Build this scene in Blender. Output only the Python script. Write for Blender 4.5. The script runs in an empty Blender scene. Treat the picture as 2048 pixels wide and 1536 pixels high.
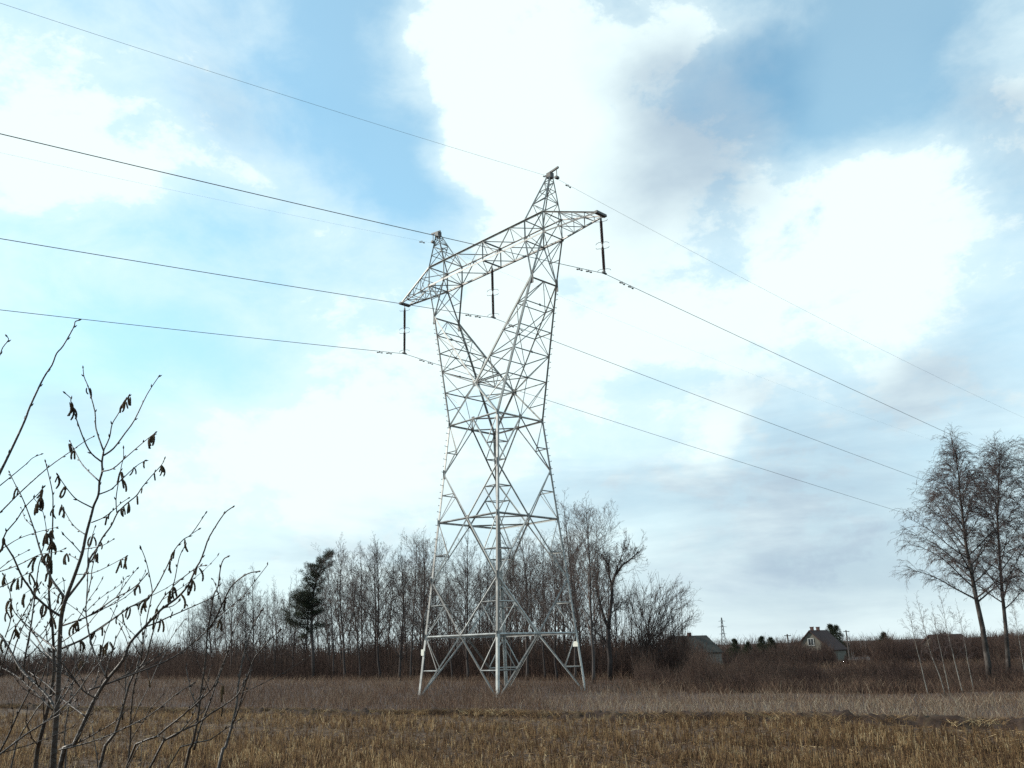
import bpy, math, random
import numpy as np
from mathutils import Vector, Matrix

# ------------------------------------------------------------------ camera, sky, sun, exposure
S = bpy.context.scene
COL = S.collection
R = math.radians
F_PX, PITCH, ROLL, CAM_H = 1776.6, 16.7, 1.73, 1.863
cam_d = bpy.data.cameras.new('camera')
cam_d.sensor_width = 36.0
cam_d.lens = F_PX / 2048 * 36
cam_d.clip_end = 20000
cam_d.clip_start = 0.05
cam = bpy.data.objects.new('camera', cam_d)
COL.objects.link(cam)
cam.matrix_world = Matrix.Translation((0, 0, CAM_H)) @ Matrix.Rotation(R(90 + PITCH), 4, 'X') @ Matrix.Rotation(R(-ROLL), 4, 'Z')
S.camera = cam
S.cycles.use_denoising = False
S.render.filter_size = 1.2
SUN_AZ, SUN_EL = -78.0, 27.0          # degrees, azimuth from +Y towards +X
vs = S.view_settings
vs.view_transform = 'Standard'; vs.look = 'None'; vs.gamma = 1.0; vs.exposure = 0.0; vs.use_curve_mapping = False

sd = bpy.data.lights.new('sun', 'SUN')
sd.energy = 4.8; sd.angle = R(0.5); sd.color = (1.0, 0.93, 0.82)
sun = bpy.data.objects.new('sun', sd)
COL.objects.link(sun)
sdir = Vector((math.sin(R(SUN_AZ)) * math.cos(R(SUN_EL)), math.cos(R(SUN_AZ)) * math.cos(R(SUN_EL)), math.sin(R(SUN_EL))))
sun.rotation_euler = sdir.to_track_quat('Z', 'Y').to_euler()
sun.location = (-60, 30, 60)


def ray(px, py):
    """world direction (Y component 1) through a pixel of the 2048 x 1536 photograph"""
    ro, t = R(ROLL), R(PITCH)
    xr, yr = (px - 1024) / F_PX, (768 - py) / F_PX
    X = xr * math.cos(ro) + yr * math.sin(ro)
    yc = -xr * math.sin(ro) + yr * math.cos(ro)
    Y = math.cos(t) - yc * math.sin(t)
    Z = math.sin(t) + yc * math.cos(t)
    return Vector((X / Y, 1.0, Z / Y))


def at(px, py, Y):
    d = ray(px, py)
    return Vector((d.x * Y, Y, CAM_H + d.z * Y))


def azel(px, py):
    d = ray(px, py)
    return math.atan2(d.x, d.y), math.atan2(d.z, math.hypot(d.x, d.y))


W = bpy.data.worlds.new('World'); S.world = W; W.use_nodes = True
wt = W.node_tree; wn = wt.nodes; wl = wt.links
for n in list(wn): wn.remove(n)


def wnode(t, **k):
    n = wn.new(t)
    for a, b in k.items(): setattr(n, a, b)
    return n


def wmath(op, a, b=None, c=None, clamp=False):
    n = wn.new('ShaderNodeMath'); n.operation = op; n.use_clamp = clamp
    for i, v in enumerate((a, b, c)):
        if v is None: continue
        if isinstance(v, (int, float)): n.inputs[i].default_value = v
        else: wl.new(v, n.inputs[i])
    return n.outputs[0]


def build_sky():
    out = wnode('ShaderNodeOutputWorld'); bg = wnode('ShaderNodeBackground')
    bg.inputs['Strength'].default_value = 0.15
    sky = wnode('ShaderNodeTexSky', sky_type='NISHITA')
    sky.sun_disc = False; sky.sun_elevation = R(SUN_EL); sky.sun_rotation = R(SUN_AZ)
    sky.air_density = 1.0; sky.dust_density = 0.35; sky.ozone_density = 1.6
    tc = wnode('ShaderNodeTexCoord'); sp = wnode('ShaderNodeSeparateXYZ')
    wl.new(tc.outputs['Generated'], sp.inputs[0])
    az = wmath('ARCTAN2', sp.outputs[0], sp.outputs[1])
    el = wmath('ARCSINE', sp.outputs[2])
    cb = wnode('ShaderNodeCombineXYZ'); wl.new(az, cb.inputs[0]); wl.new(el, cb.inputs[1])

    def noise(scale, detail, rough, dist=0.0, off=(0, 0, 0), sy=1.6):
        mp = wnode('ShaderNodeMapping'); mp.inputs['Location'].default_value = off
        mp.inputs['Scale'].default_value = (1, sy, 1)
        wl.new(cb.outputs[0], mp.inputs[0])
        nz = wnode('ShaderNodeTexNoise'); nz.inputs['Scale'].default_value = scale
        nz.inputs['Detail'].default_value = detail; nz.inputs['Roughness'].default_value = rough
        nz.inputs['Distortion'].default_value = dist
        wl.new(mp.outputs[0], nz.inputs['Vector'])
        return nz.outputs[0]
    edge = noise(7.0, 9.0, 0.62, 0.25, (3.1, 1.7, 0))
    big = noise(2.6, 4.0, 0.5, 0.0, (0.4, 5.2, 0))
    wob = noise(4.0, 5.0, 0.55, 0.0, (7.7, 2.2, 0))
    wob2 = noise(4.0, 5.0, 0.55, 0.0, (1.3, 9.4, 0))
    azw = wmath('ADD', az, wmath('MULTIPLY', wmath('SUBTRACT', wob, 0.5), 0.16))
    elw = wmath('ADD', el, wmath('MULTIPLY', wmath('SUBTRACT', wob2, 0.5), 0.12))

    def blobs(lst):
        tot = None
        for px, py, rx, ry, amp in lst:
            a0, e0 = azel(px, py)
            dx = wmath('DIVIDE', wmath('SUBTRACT', azw, a0), rx / F_PX)
            dy = wmath('DIVIDE', wmath('SUBTRACT', elw, e0), ry / F_PX)
            r2 = wmath('ADD', wmath('MULTIPLY', dx, dx), wmath('MULTIPLY', dy, dy))
            g = wmath('MULTIPLY', wmath('EXPONENT', wmath('MULTIPLY', r2, -1.0)), amp)
            tot = g if tot is None else wmath('ADD', tot, g)
        return tot
    # cloud bodies (+) and blue gaps (-): where they lie over the horizon
    cov = blobs(CLOUD_COVER)
    d = wmath('ADD', wmath('ADD', wmath('MULTIPLY', wmath('SUBTRACT', edge, 0.5), 1.5),
                           wmath('MULTIPLY', wmath('SUBTRACT', big, 0.5), 0.5)), wmath('ADD', cov, 0.49))
    mr = wnode('ShaderNodeMapRange', interpolation_type='SMOOTHSTEP')
    mr.inputs[1].default_value = 0.0; mr.inputs[2].default_value = 1.15
    wl.new(d, mr.inputs[0])
    mc = wnode('ShaderNodeMapRange', interpolation_type='SMOOTHSTEP')
    mc.inputs[1].default_value = 0.48; mc.inputs[2].default_value = 1.02
    fine = noise(24.0, 8.0, 0.68, 0.2, (5.0, 0.3, 0))
    wl.new(wmath('ADD', d, wmath('MULTIPLY', wmath('SUBTRACT', fine, 0.5), 0.55)), mc.inputs[0])
    veil = wmath('MULTIPLY_ADD', mr.outputs[0], 0.54, 0.26)      # a thin veil everywhere
    mask = wmath('MAXIMUM', veil, mc.outputs[0])
    # grey undersides of the thick clouds
    band = wmath('MULTIPLY', wmath('SUBTRACT', noise(2.6, 6.0, 0.6, 0.3, (1.2, 3.3, 0), 5.5), 0.52), 1.7)
    low = wnode('ShaderNodeMapRange', interpolation_type='SMOOTHSTEP')
    low.inputs[1].default_value = 0.42; low.inputs[2].default_value = 0.12; wl.new(el, low.inputs[0])
    band = wmath('MULTIPLY', band, low.outputs[0])
    sh = wmath('ADD', wmath('MULTIPLY', wmath('SUBTRACT', noise(5.0, 6.0, 0.55, 0.3, (2, 8, 0)), 0.5), 0.9), wmath('ADD', band, blobs(CLOUD_SHADE)))
    ms = wnode('ShaderNodeMapRange', interpolation_type='SMOOTHSTEP')
    ms.inputs[1].default_value = -0.05; ms.inputs[2].default_value = 1.0
    wl.new(sh, ms.inputs[0])
    cc = wnode('ShaderNodeMix', data_type='RGBA')
    cc.inputs[6].default_value = (6.2, 7.3, 7.35, 1); cc.inputs[7].default_value = (3.1, 4.0, 4.75, 1)
    wl.new(ms.outputs[0], cc.inputs[0])
    tint = wnode('ShaderNodeMix', data_type='RGBA', blend_type='MULTIPLY')
    tint.inputs[0].default_value = 1.0
    tint.inputs[7].default_value = SKY_TINT
    wl.new(sky.outputs[0], tint.inputs[6])
    # pale haze low over the horizon
    hz = wnode('ShaderNodeMapRange', interpolation_type='SMOOTHSTEP')
    hz.inputs[1].default_value = 0.46; hz.inputs[2].default_value = -0.02; hz.inputs[3].default_value = 0.0; hz.inputs[4].default_value = 0.93
    wl.new(el, hz.inputs[0])
    hm = wnode('ShaderNodeMix', data_type='RGBA')
    hm.inputs[7].default_value = (4.5, 5.1, 5.65, 1)
    wl.new(hz.outputs[0], hm.inputs[0]); wl.new(tint.outputs[2], hm.inputs[6])
    mx = wnode('ShaderNodeMix', data_type='RGBA')
    wl.new(mask, mx.inputs[0]); wl.new(hm.outputs[2], mx.inputs[6]); wl.new(cc.outputs[2], mx.inputs[7])
    wl.new(mx.outputs[2], bg.inputs['Color']); wl.new(bg.outputs[0], out.inputs['Surface'])


SKY_TINT = (0.95, 1.75, 1.65, 1)
CLOUD_COVER = [
    (1040, 130, 190, 240, 0.9), (880, 110, 90, 170, 0.6), (940, 330, 80, 90, 0.3), (1300, 300, 260, 200, 0.6), (1400, 60, 170, 80, 0.45), (1130, 420, 190, 130, 0.5),
    (1790, 440, 190, 190, 0.75), (2030, 180, 110, 190, 0.6), (1560, 330, 120, 110, 0.3),
    (90, 300, 230, 240, 0.5), (430, 100, 150, 150, 0.28), (560, 400, 130, 110, 0.35), (720, 470, 110, 60, 0.25),
    (850, 640, 500, 110, 0.38), (620, 900, 420, 170, 0.6), (1370, 640, 240, 160, 0.6), (1100, 700, 200, 130, 0.4), (1500, 1050, 800, 170, 0.42),
    (1450, 890, 90, 60, 0.4),
    (660, 110, 130, 220, -0.68), (790, 330, 85, 130, -0.55), (860, 430, 110, 60, -0.45), (380, 480, 150, 90, -0.30),
    (1690, 100, 180, 140, -0.8), (1640, 260, 90, 80, -0.5), (1560, 180, 90, 80, -0.4), (1880, 70, 150, 130, -0.75), (1960, 330, 60, 130, -0.3),
    (330, 700, 170, 80, -0.4), (700, 600, 160, 60, -0.25), (1170, 590, 150, 90, -0.40), (1300, 1010, 180, 50, -0.2),
    (2000, 1000, 150, 160, -0.35), (1800, 760, 250, 120, 0.25),
]
CLOUD_SHADE = [
    (1400, 250, 230, 150, 1.0), (2010, 260, 90, 180, 0.6), (440, 170, 170, 150, 0.4), (1540, 130, 110, 90, 0.3),
    (160, 810, 170, 110, 0.6), (1560, 1150, 560, 140, 0.5), (1150, 960, 260, 80, 0.4), (1880, 820, 260, 90, 0.45),
    (1950, 690, 160, 70, 0.35), (620, 1030, 300, 50, 0.2), (1750, 980, 420, 190, 0.45), (1560, 880, 160, 60, 0.4), (700, 1090, 500, 60, 0.25),
    (90, 350, 260, 250, -0.4), (990, 180, 140, 240, -0.5), (1720, 420, 120, 160, -0.4), (600, 800, 420, 160, -0.4), (1450, 885, 60, 40, -0.5),
]
build_sky()


# ------------------------------------------------------------------ helpers
def link(o, parent=None):
    COL.objects.link(o)
    if parent is not None: o.parent = parent
    return o


def tag(o, label=None, cat=None, group=None, kind=None):
    if label: o['label'] = label
    if cat: o['category'] = cat
    if group: o['group'] = group
    if kind: o['kind'] = kind
    return o


def empty(name, loc=(0, 0, 0), rz=0.0):
    o = bpy.data.objects.new(name, None)
    o.empty_display_size = 0.2
    link(o); o.location = loc; o.rotation_euler = (0, 0, rz)
    return o


def mesh(name, verts, faces, mat, smooth=False):
    me = bpy.data.meshes.new(name)
    me.from_pydata([tuple(v) for v in verts], [], [tuple(f) for f in faces])
    if smooth: me.polygons.foreach_set('use_smooth', [True] * len(me.polygons))
    if mat: me.materials.append(mat)
    me.update()
    return me


def fast_mesh(name, V, Fq, mat, tint=None, smooth=False):
    """V (n,3), Fq (m,k) with constant k, optional per-vertex tint attribute"""
    me = bpy.data.meshes.new(name)
    V = np.ascontiguousarray(V, np.float32); Fq = np.ascontiguousarray(Fq, np.int32)
    m, k = Fq.shape
    me.vertices.add(len(V)); me.vertices.foreach_set('co', V.ravel())
    me.loops.add(m * k); me.loops.foreach_set('vertex_index', Fq.ravel())
    me.polygons.add(m)
    me.polygons.foreach_set('loop_start', np.arange(m, dtype=np.int32) * k)
    me.polygons.foreach_set('loop_total', np.full(m, k, np.int32))
    if smooth: me.polygons.foreach_set('use_smooth', np.ones(m, bool))
    if tint is not None:
        at_ = me.attributes.new('tint', 'FLOAT', 'POINT'); at_.data.foreach_set('value', np.ascontiguousarray(tint, np.float32))
    if mat: me.materials.append(mat)
    me.update(calc_edges=True)
    return me


def tubes(P0, P1, R0, R1, n=3):
    """many tapered n-sided tubes -> V, F"""
    P0 = np.asarray(P0, float); P1 = np.asarray(P1, float); R0 = np.asarray(R0, float); R1 = np.asarray(R1, float)
    d = P1 - P0; L = np.linalg.norm(d, axis=1, keepdims=True); L[L == 0] = 1; d = d / L
    ref = np.where(np.abs(d[:, 2:3]) > 0.9, np.array([[1.0, 0, 0]]), np.array([[0, 0, 1.0]]))
    a = np.cross(d, ref); a /= np.linalg.norm(a, axis=1, keepdims=True); b = np.cross(d, a)
    ang = np.arange(n) * 2 * math.pi / n
    ring = a[:, None, :] * np.cos(ang)[None, :, None] + b[:, None, :] * np.sin(ang)[None, :, None]
    V = np.concatenate([P0[:, None, :] + ring * R0[:, None, None], P1[:, None, :] + ring * R1[:, None, None]], 1)
    N = len(P0); base = np.arange(N)[:, None, None] * 2 * n
    i = np.arange(n); j = (i + 1) % n
    q = np.stack([i, j, j + n, i + n], 1)[None]
    return V.reshape(-1, 3), (base + q).reshape(-1, 4)


def polytube(pts, rad, n=6):
    """one continuous tube along a polyline"""
    pts = [Vector(p) for p in pts]; V = []; Fc = []
    a = None
    for i, p in enumerate(pts):
        d = (pts[min(i + 1, len(pts) - 1)] - pts[max(i - 1, 0)]).normalized()
        if a is None:
            a = d.orthogonal().normalized()
        a = (a - d * a.dot(d)).normalized(); b = d.cross(a)
        for k in range(n):
            t = 2 * math.pi * k / n
            V.append(p + (a * math.cos(t) + b * math.sin(t)) * rad[i])
    for i in range(len(pts) - 1):
        for k in range(n):
            Fc.append((i * n + k, i * n + (k + 1) % n, (i + 1) * n + (k + 1) % n, (i + 1) * n + k))
    V.append(pts[0]); V.append(pts[-1]); e = len(V)
    for k in range(n):
        Fc.append((e - 2, (k + 1) % n, k)); o = (len(pts) - 1) * n
        Fc.append((e - 1, o + k, o + (k + 1) % n))
    return V, Fc


def box_vf(c, sx, sy, sz, M=None):
    V = []
    for x in (-1, 1):
        for y in (-1, 1):
            for z in (-1, 1):
                v = Vector((x * sx / 2, y * sy / 2, z * sz / 2))
                if M is not None: v = M @ v
                V.append(v + Vector(c))
    Fc = [(0, 1, 3, 2), (4, 6, 7, 5), (0, 4, 5, 1), (2, 3, 7, 6), (0, 2, 6, 4), (1, 5, 7, 3)]
    return V, Fc


def join(parts):
    V = []; Fc = []
    for v, f in parts:
        o = len(V); V += list(v); Fc += [tuple(i + o for i in q) for q in f]
    return V, Fc


def part(name, vf, mat, parent, smooth=False, label=None):
    o = link(bpy.data.objects.new(name, mesh(name, vf[0], vf[1], mat, smooth)), parent)
    if label: o['label'] = label
    return o


# ------------------------------------------------------------------ materials
def material(name, cols, rough=0.8, scale=3.0, metal=0.0, bump=0.0, bscale=20.0, attr=None, detail=4.0, obj_rand=0.0, spec=0.3, stretch=None):
    m = bpy.data.materials.new(name); m.use_nodes = True
    nt = m.node_tree; N = nt.nodes; Lk = nt.links
    bs = N['Principled BSDF']
    bs.inputs['Roughness'].default_value = rough; bs.inputs['Metallic'].default_value = metal
    bs.inputs['Specular IOR Level'].default_value = spec
    tc = N.new('ShaderNodeTexCoord'); mp = N.new('ShaderNodeMapping'); Lk.new(tc.outputs['Object'], mp.inputs[0])
    if stretch: mp.inputs['Scale'].default_value = stretch
    if attr:
        at_ = N.new('ShaderNodeAttribute'); at_.attribute_name = attr; fac = at_.outputs['Fac']
    else:
        nz = N.new('ShaderNodeTexNoise'); nz.inputs['Scale'].default_value = scale; nz.inputs['Detail'].default_value = detail
        nz.inputs['Roughness'].default_value = 0.6
        Lk.new(mp.outputs[0], nz.inputs['Vector']); fac = nz.outputs[0]
    if obj_rand:
        oi = N.new('ShaderNodeObjectInfo'); ad = N.new('ShaderNodeMath'); ad.operation = 'MULTIPLY_ADD'
        Lk.new(oi.outputs['Random'], ad.inputs[0]); ad.inputs[1].default_value = obj_rand; Lk.new(fac, ad.inputs[2])
        sb = N.new('ShaderNodeMath'); sb.operation = 'SUBTRACT'; Lk.new(ad.outputs[0], sb.inputs[0]); sb.inputs[1].default_value = obj_rand / 2
        fac = sb.outputs[0]
    rp = N.new('ShaderNodeValToRGB'); el = rp.color_ramp.elements
    lo, hi = (0.0, 1.0) if attr else (0.3, 0.7)
    for i, c in enumerate(cols):
        p = lo + (hi - lo) * i / max(1, len(cols) - 1)
        e = el[i] if i < 2 else el.new(p)
        e.position = p; e.color = (*c, 1)
    Lk.new(fac, rp.inputs[0]); Lk.new(rp.outputs[0], bs.inputs['Base Color'])
    if bump:
        b = N.new('ShaderNodeBump'); b.inputs['Strength'].default_value = bump; b.inputs['Distance'].default_value = 0.02
        n2 = N.new('ShaderNodeTexNoise'); n2.inputs['Scale'].default_value = bscale; n2.inputs['Detail'].default_value = 5
        Lk.new(mp.outputs[0], n2.inputs['Vector']); Lk.new(n2.outputs[0], b.inputs['Height']); Lk.new(b.outputs[0], bs.inputs['Normal'])
    return m


M = {}
M['steel'] = material('galvanised_steel', [(0.17, 0.155, 0.14), (0.30, 0.29, 0.275), (0.46, 0.45, 0.42)], 0.5, 2.6, metal=0.0, spec=0.5, obj_rand=0.55, detail=7)
M['steel_dark'] = material('weathered_plate', [(0.09, 0.085, 0.08), (0.16, 0.15, 0.145)], 0.6, 2.0)
M['porcelain'] = material('brown_porcelain', [(0.034, 0.014, 0.013), (0.055, 0.022, 0.018)], 0.25, 2.0, spec=0.5)
M['wire'] = material('aged_conductor', [(0.07, 0.065, 0.065), (0.12, 0.11, 0.11)], 0.6, 0.5)
M['sign'] = material('sign_enamel', [(0.62, 0.60, 0.50), (0.75, 0.73, 0.66)], 0.5, 6.0)
M['concrete'] = material('footing_concrete', [(0.25, 0.24, 0.22), (0.35, 0.33, 0.31)], 0.9, 5.0)
M['soil'] = material('field_soil', [(0.040, 0.020, 0.011), (0.072, 0.039, 0.020), (0.11, 0.065, 0.030)], 0.95, 1.3, bump=0.8, bscale=9, detail=8)
M['turf'] = material('dry_turf', [(0.035, 0.020, 0.015), (0.06, 0.036, 0.028), (0.085, 0.055, 0.042)], 0.95, 0.6, bump=0.6, bscale=6, detail=8)
M['bank'] = material('dug_bank', [(0.016, 0.009, 0.007), (0.038, 0.022, 0.015), (0.085, 0.056, 0.030)], 0.95, 2.4, bump=0.9, bscale=14, detail=8)
M['stubble'] = material('straw_stubble', [(0.055, 0.027, 0.013), (0.165, 0.089, 0.040), (0.35, 0.215, 0.098), (0.64, 0.475, 0.27)], 0.8, attr='tint')
M['grass'] = material('dead_grass', [(0.062, 0.031, 0.020), (0.145, 0.082, 0.052), (0.23, 0.15, 0.098), (0.45, 0.355, 0.25)], 0.85, attr='tint')
M['brush'] = material('brown_brush', [(0.032, 0.017, 0.013), (0.066, 0.037, 0.028), (0.125, 0.078, 0.056)], 0.9, attr='tint')
M['bark'] = material('grey_brown_bark', [(0.035, 0.026, 0.024), (0.075, 0.06, 0.055)], 0.9, 4.0, obj_rand=0.5)
M['twig'] = material('bare_twigs', [(0.06, 0.042, 0.037), (0.13, 0.096, 0.084)], 0.85, 1.0, obj_rand=0.6)
M['birch_bark'] = material('birch_bark', [(0.022, 0.015, 0.012), (0.034, 0.025, 0.021), (0.12, 0.10, 0.088)], 0.85, 2.2, stretch=(1, 1, 0.7))
M['birch_pale'] = material('pale_birch_bark', [(0.05, 0.04, 0.035), (0.20, 0.18, 0.155), (0.30, 0.28, 0.25)], 0.8, 3.0)
M['birch_twig'] = material('birch_twigs', [(0.06, 0.040, 0.037), (0.12, 0.085, 0.077)], 0.85, 1.0)
M['needles'] = material('pine_needles', [(0.012, 0.016, 0.008), (0.026, 0.032, 0.014), (0.05, 0.045, 0.02)], 0.8, attr='tint')
M['hazel'] = material('hazel_bark', [(0.018, 0.010, 0.008), (0.05, 0.030, 0.020)], 0.5, 9.0, bump=0.3, bscale=60, spec=0.4)
M['catkin'] = material('catkin_scales', [(0.028, 0.016, 0.009), (0.095, 0.054, 0.022)], 0.85, 30.0, obj_rand=0.5, bump=0.6, bscale=220)
M['plaster'] = material('grey_render', [(0.105, 0.094, 0.076), (0.17, 0.152, 0.125)], 0.9, 0.8)
M['pale_wall'] = material('pale_render', [(0.17, 0.145, 0.125), (0.25, 0.215, 0.185)], 0.9, 0.8)
M['roof_grey'] = material('grey_roofing', [(0.035, 0.031, 0.026), (0.065, 0.058, 0.048)], 0.85, 1.0)
M['roof_red'] = material('dark_red_roofing', [(0.035, 0.018, 0.016), (0.065, 0.032, 0.026)], 0.85, 1.0)
M['brick'] = material('chimney_brick', [(0.07, 0.035, 0.03), (0.11, 0.06, 0.05)], 0.9, 3.0)
M['frame'] = material('white_window_frame', [(0.34, 0.33, 0.31), (0.45, 0.44, 0.42)], 0.6, 2.0)
M['pane'] = material('window_glass', [(0.03, 0.035, 0.04), (0.05, 0.055, 0.06)], 0.08, 2.0, spec=0.6)
M['wood'] = material('weathered_pole', [(0.06, 0.045, 0.04), (0.11, 0.09, 0.08)], 0.9, 2.0)

# ------------------------------------------------------------------ terrain
BA, BB = Vector((-9.6, 35.0)), Vector((11.0, 19.4))          # two points on the bank that ends the field
BD = (BB - BA).normalized(); BN = Vector((-BD.y, BD.x))       # along it / away from the camera
if BN.y < 0: BN = -BN


def sstep(a, b, x):
    t = np.clip((x - a) / (b - a), 0, 1)
    return t * t * (3 - 2 * t)


def gz(x, y):
    x = np.asarray(x, float); y = np.asarray(y, float)
    z = -0.20 * sstep(24, 44, y)
    z = z - 2.2 * sstep(48, 200, y) * sstep(4, 45, x)
    z = z - 0.6 * sstep(140, 500, y) * (1 - sstep(4, 45, x))
    z = z + 0.05 * np.sin(x * 0.55 + y * 0.23) * np.sin(y * 0.41 - x * 0.12) * sstep(10, 20, y) * (1 - sstep(150, 300, y))
    return z


def bank_dist(x, y):
    return (np.asarray(x) - BA.x) * BN.x + (np.asarray(y) - BA.y) * BN.y


def build_ground():
    inner_x = np.arange(-70, 90.1, 0.8); inner_y = np.arange(-6, 150.1, 0.8)
    outx = np.array([100, 130, 180, 260, 400, 700, 1300, 2500, 6000.0])
    xs = np.concatenate([-(outx[::-1] - 20), inner_x, outx])
    ys = np.concatenate([[-1500, -600, -200, -80, -30, -14], inner_y, [165, 190, 240, 320, 500, 900, 1700, 3500, 8000]])
    X, Y = np.meshgrid(xs, ys); Z = gz(X, Y)
    V = np.stack([X.ravel(), Y.ravel(), Z.ravel()], 1)
    nx, ny = len(xs), len(ys)
    i = (np.arange(ny - 1)[:, None] * nx + np.arange(nx - 1)[None]).ravel()
    Fq = np.stack([i, i + 1, i + 1 + nx, i + nx], 1)
    me = fast_mesh('ground', V, Fq, M['soil'], smooth=True)
    me.materials.append(M['turf'])
    cx = V[Fq].mean(1)
    me.polygons.foreach_set('material_index', (bank_dist(cx[:, 0], cx[:, 1]) > 0.3).astype(np.int32))
    tag(link(bpy.data.objects.new('ground', me)), kind='structure')


build_ground()
rng = np.random.default_rng(7)
random.seed(11)


def vnoise(x, y, seed=0):
    """smooth value noise on numpy arrays"""
    def h(i, j):
        n = (i * 374761393 + j * 668265263 + seed * 974711) & 0x7fffffff
        n = ((n ^ (n >> 13)) * 1274126177) & 0x7fffffff
        return (n & 0xffff) / 65535.0
    xi = np.floor(x).astype(np.int64); yi = np.floor(y).astype(np.int64); fx = x - xi; fy = y - yi
    fx = fx * fx * (3 - 2 * fx); fy = fy * fy * (3 - 2 * fy)
    return (h(xi, yi) * (1 - fx) + h(xi + 1, yi) * fx) * (1 - fy) + (h(xi, yi + 1) * (1 - fx) + h(xi + 1, yi + 1) * fx) * fy


def build_bank():
    # the lumpy dug edge between stubble and meadow
    s = np.arange(-40, 45, 0.07); w = np.arange(-0.85, 1.0, 0.06)
    Sg, Wg = np.meshgrid(s, w)
    wander = 0.5 * (vnoise(s * 0.35, s * 0 + 3.3, 5) - 0.5) + 0.22 * (vnoise(s * 1.3, s * 0, 6) - 0.5)
    Wp = Wg + wander[None]
    X = BA.x + BD.x * Sg + BN.x * Wp; Y = BA.y + BD.y * Sg + BN.y * Wp
    prof = np.where(Wg < 0.05, np.exp(-((Wg - 0.05) / 0.28) ** 2), np.exp(-((Wg - 0.05) / 0.5) ** 2))
    lump = 0.9 * vnoise(Sg * 0.8, Wg * 2 + 7, 1)
    z = prof * 0.17 * (0.5 + lump) + (vnoise(Sg * 3.5, Wg * 5, 2) - 0.5) * 0.16 * prof + (vnoise(Sg * 8, Wg * 9, 3) - 0.5) * 0.13 * np.sqrt(prof) + (vnoise(Sg * 17, Wg * 17, 8) - 0.5) * 0.10 * np.sqrt(prof)
    Z = gz(X, Y) + z - 0.05 + 0.02
    nx, ny = len(s), len(w)
    V = np.stack([X.ravel(), Y.ravel(), Z.ravel()], 1)
    i = (np.arange(ny - 1)[:, None] * nx + np.arange(nx - 1)[None]).ravel()
    Fq = np.stack([i, i + 1, i + 1 + nx, i + nx], 1)
    tag(link(bpy.data.objects.new('field_bank', fast_mesh('field_bank', V, Fq, M['bank'], smooth=True))), kind='structure')


build_bank()


def blades(x, y, h, w, lean, tint, name, mat, label, cat, zoff=0.0):
    """bent three-sided blades as one mass"""
    n = len(x); z = gz(x, y) - 0.02 + zoff
    a = rng.uniform(0, 2 * np.pi, n)
    B = np.stack([x, y, z], 1)
    dirv = np.stack([np.cos(a) * lean, np.sin(a) * lean, np.ones(n)], 1)
    mid = B + dirv * (h * 0.55)[:, None]
    dir2 = dirv + np.stack([np.cos(a) * lean, np.sin(a) * lean, -0.15 * np.ones(n)], 1) * 0.9
    tip = mid + dir2 * (h * 0.45)[:, None]
    V1, F1 = tubes(B, mid, w, w * 0.8, 3); V2, F2 = tubes(mid, tip, w * 0.8, w * 0.25, 3)
    V = np.concatenate([V1, V2]); Fq = np.concatenate([F1, F2 + len(V1)])
    tt = np.concatenate([np.repeat(tint, 6), np.repeat(tint, 6)])
    return tag(link(bpy.data.objects.new(name, fast_mesh(name, V, Fq, mat, tt))), label, cat, kind='stuff')


def in_view(x, y, m=0.04):
    return np.abs(x / np.maximum(y, 0.1)) < 0.585 + m


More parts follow.
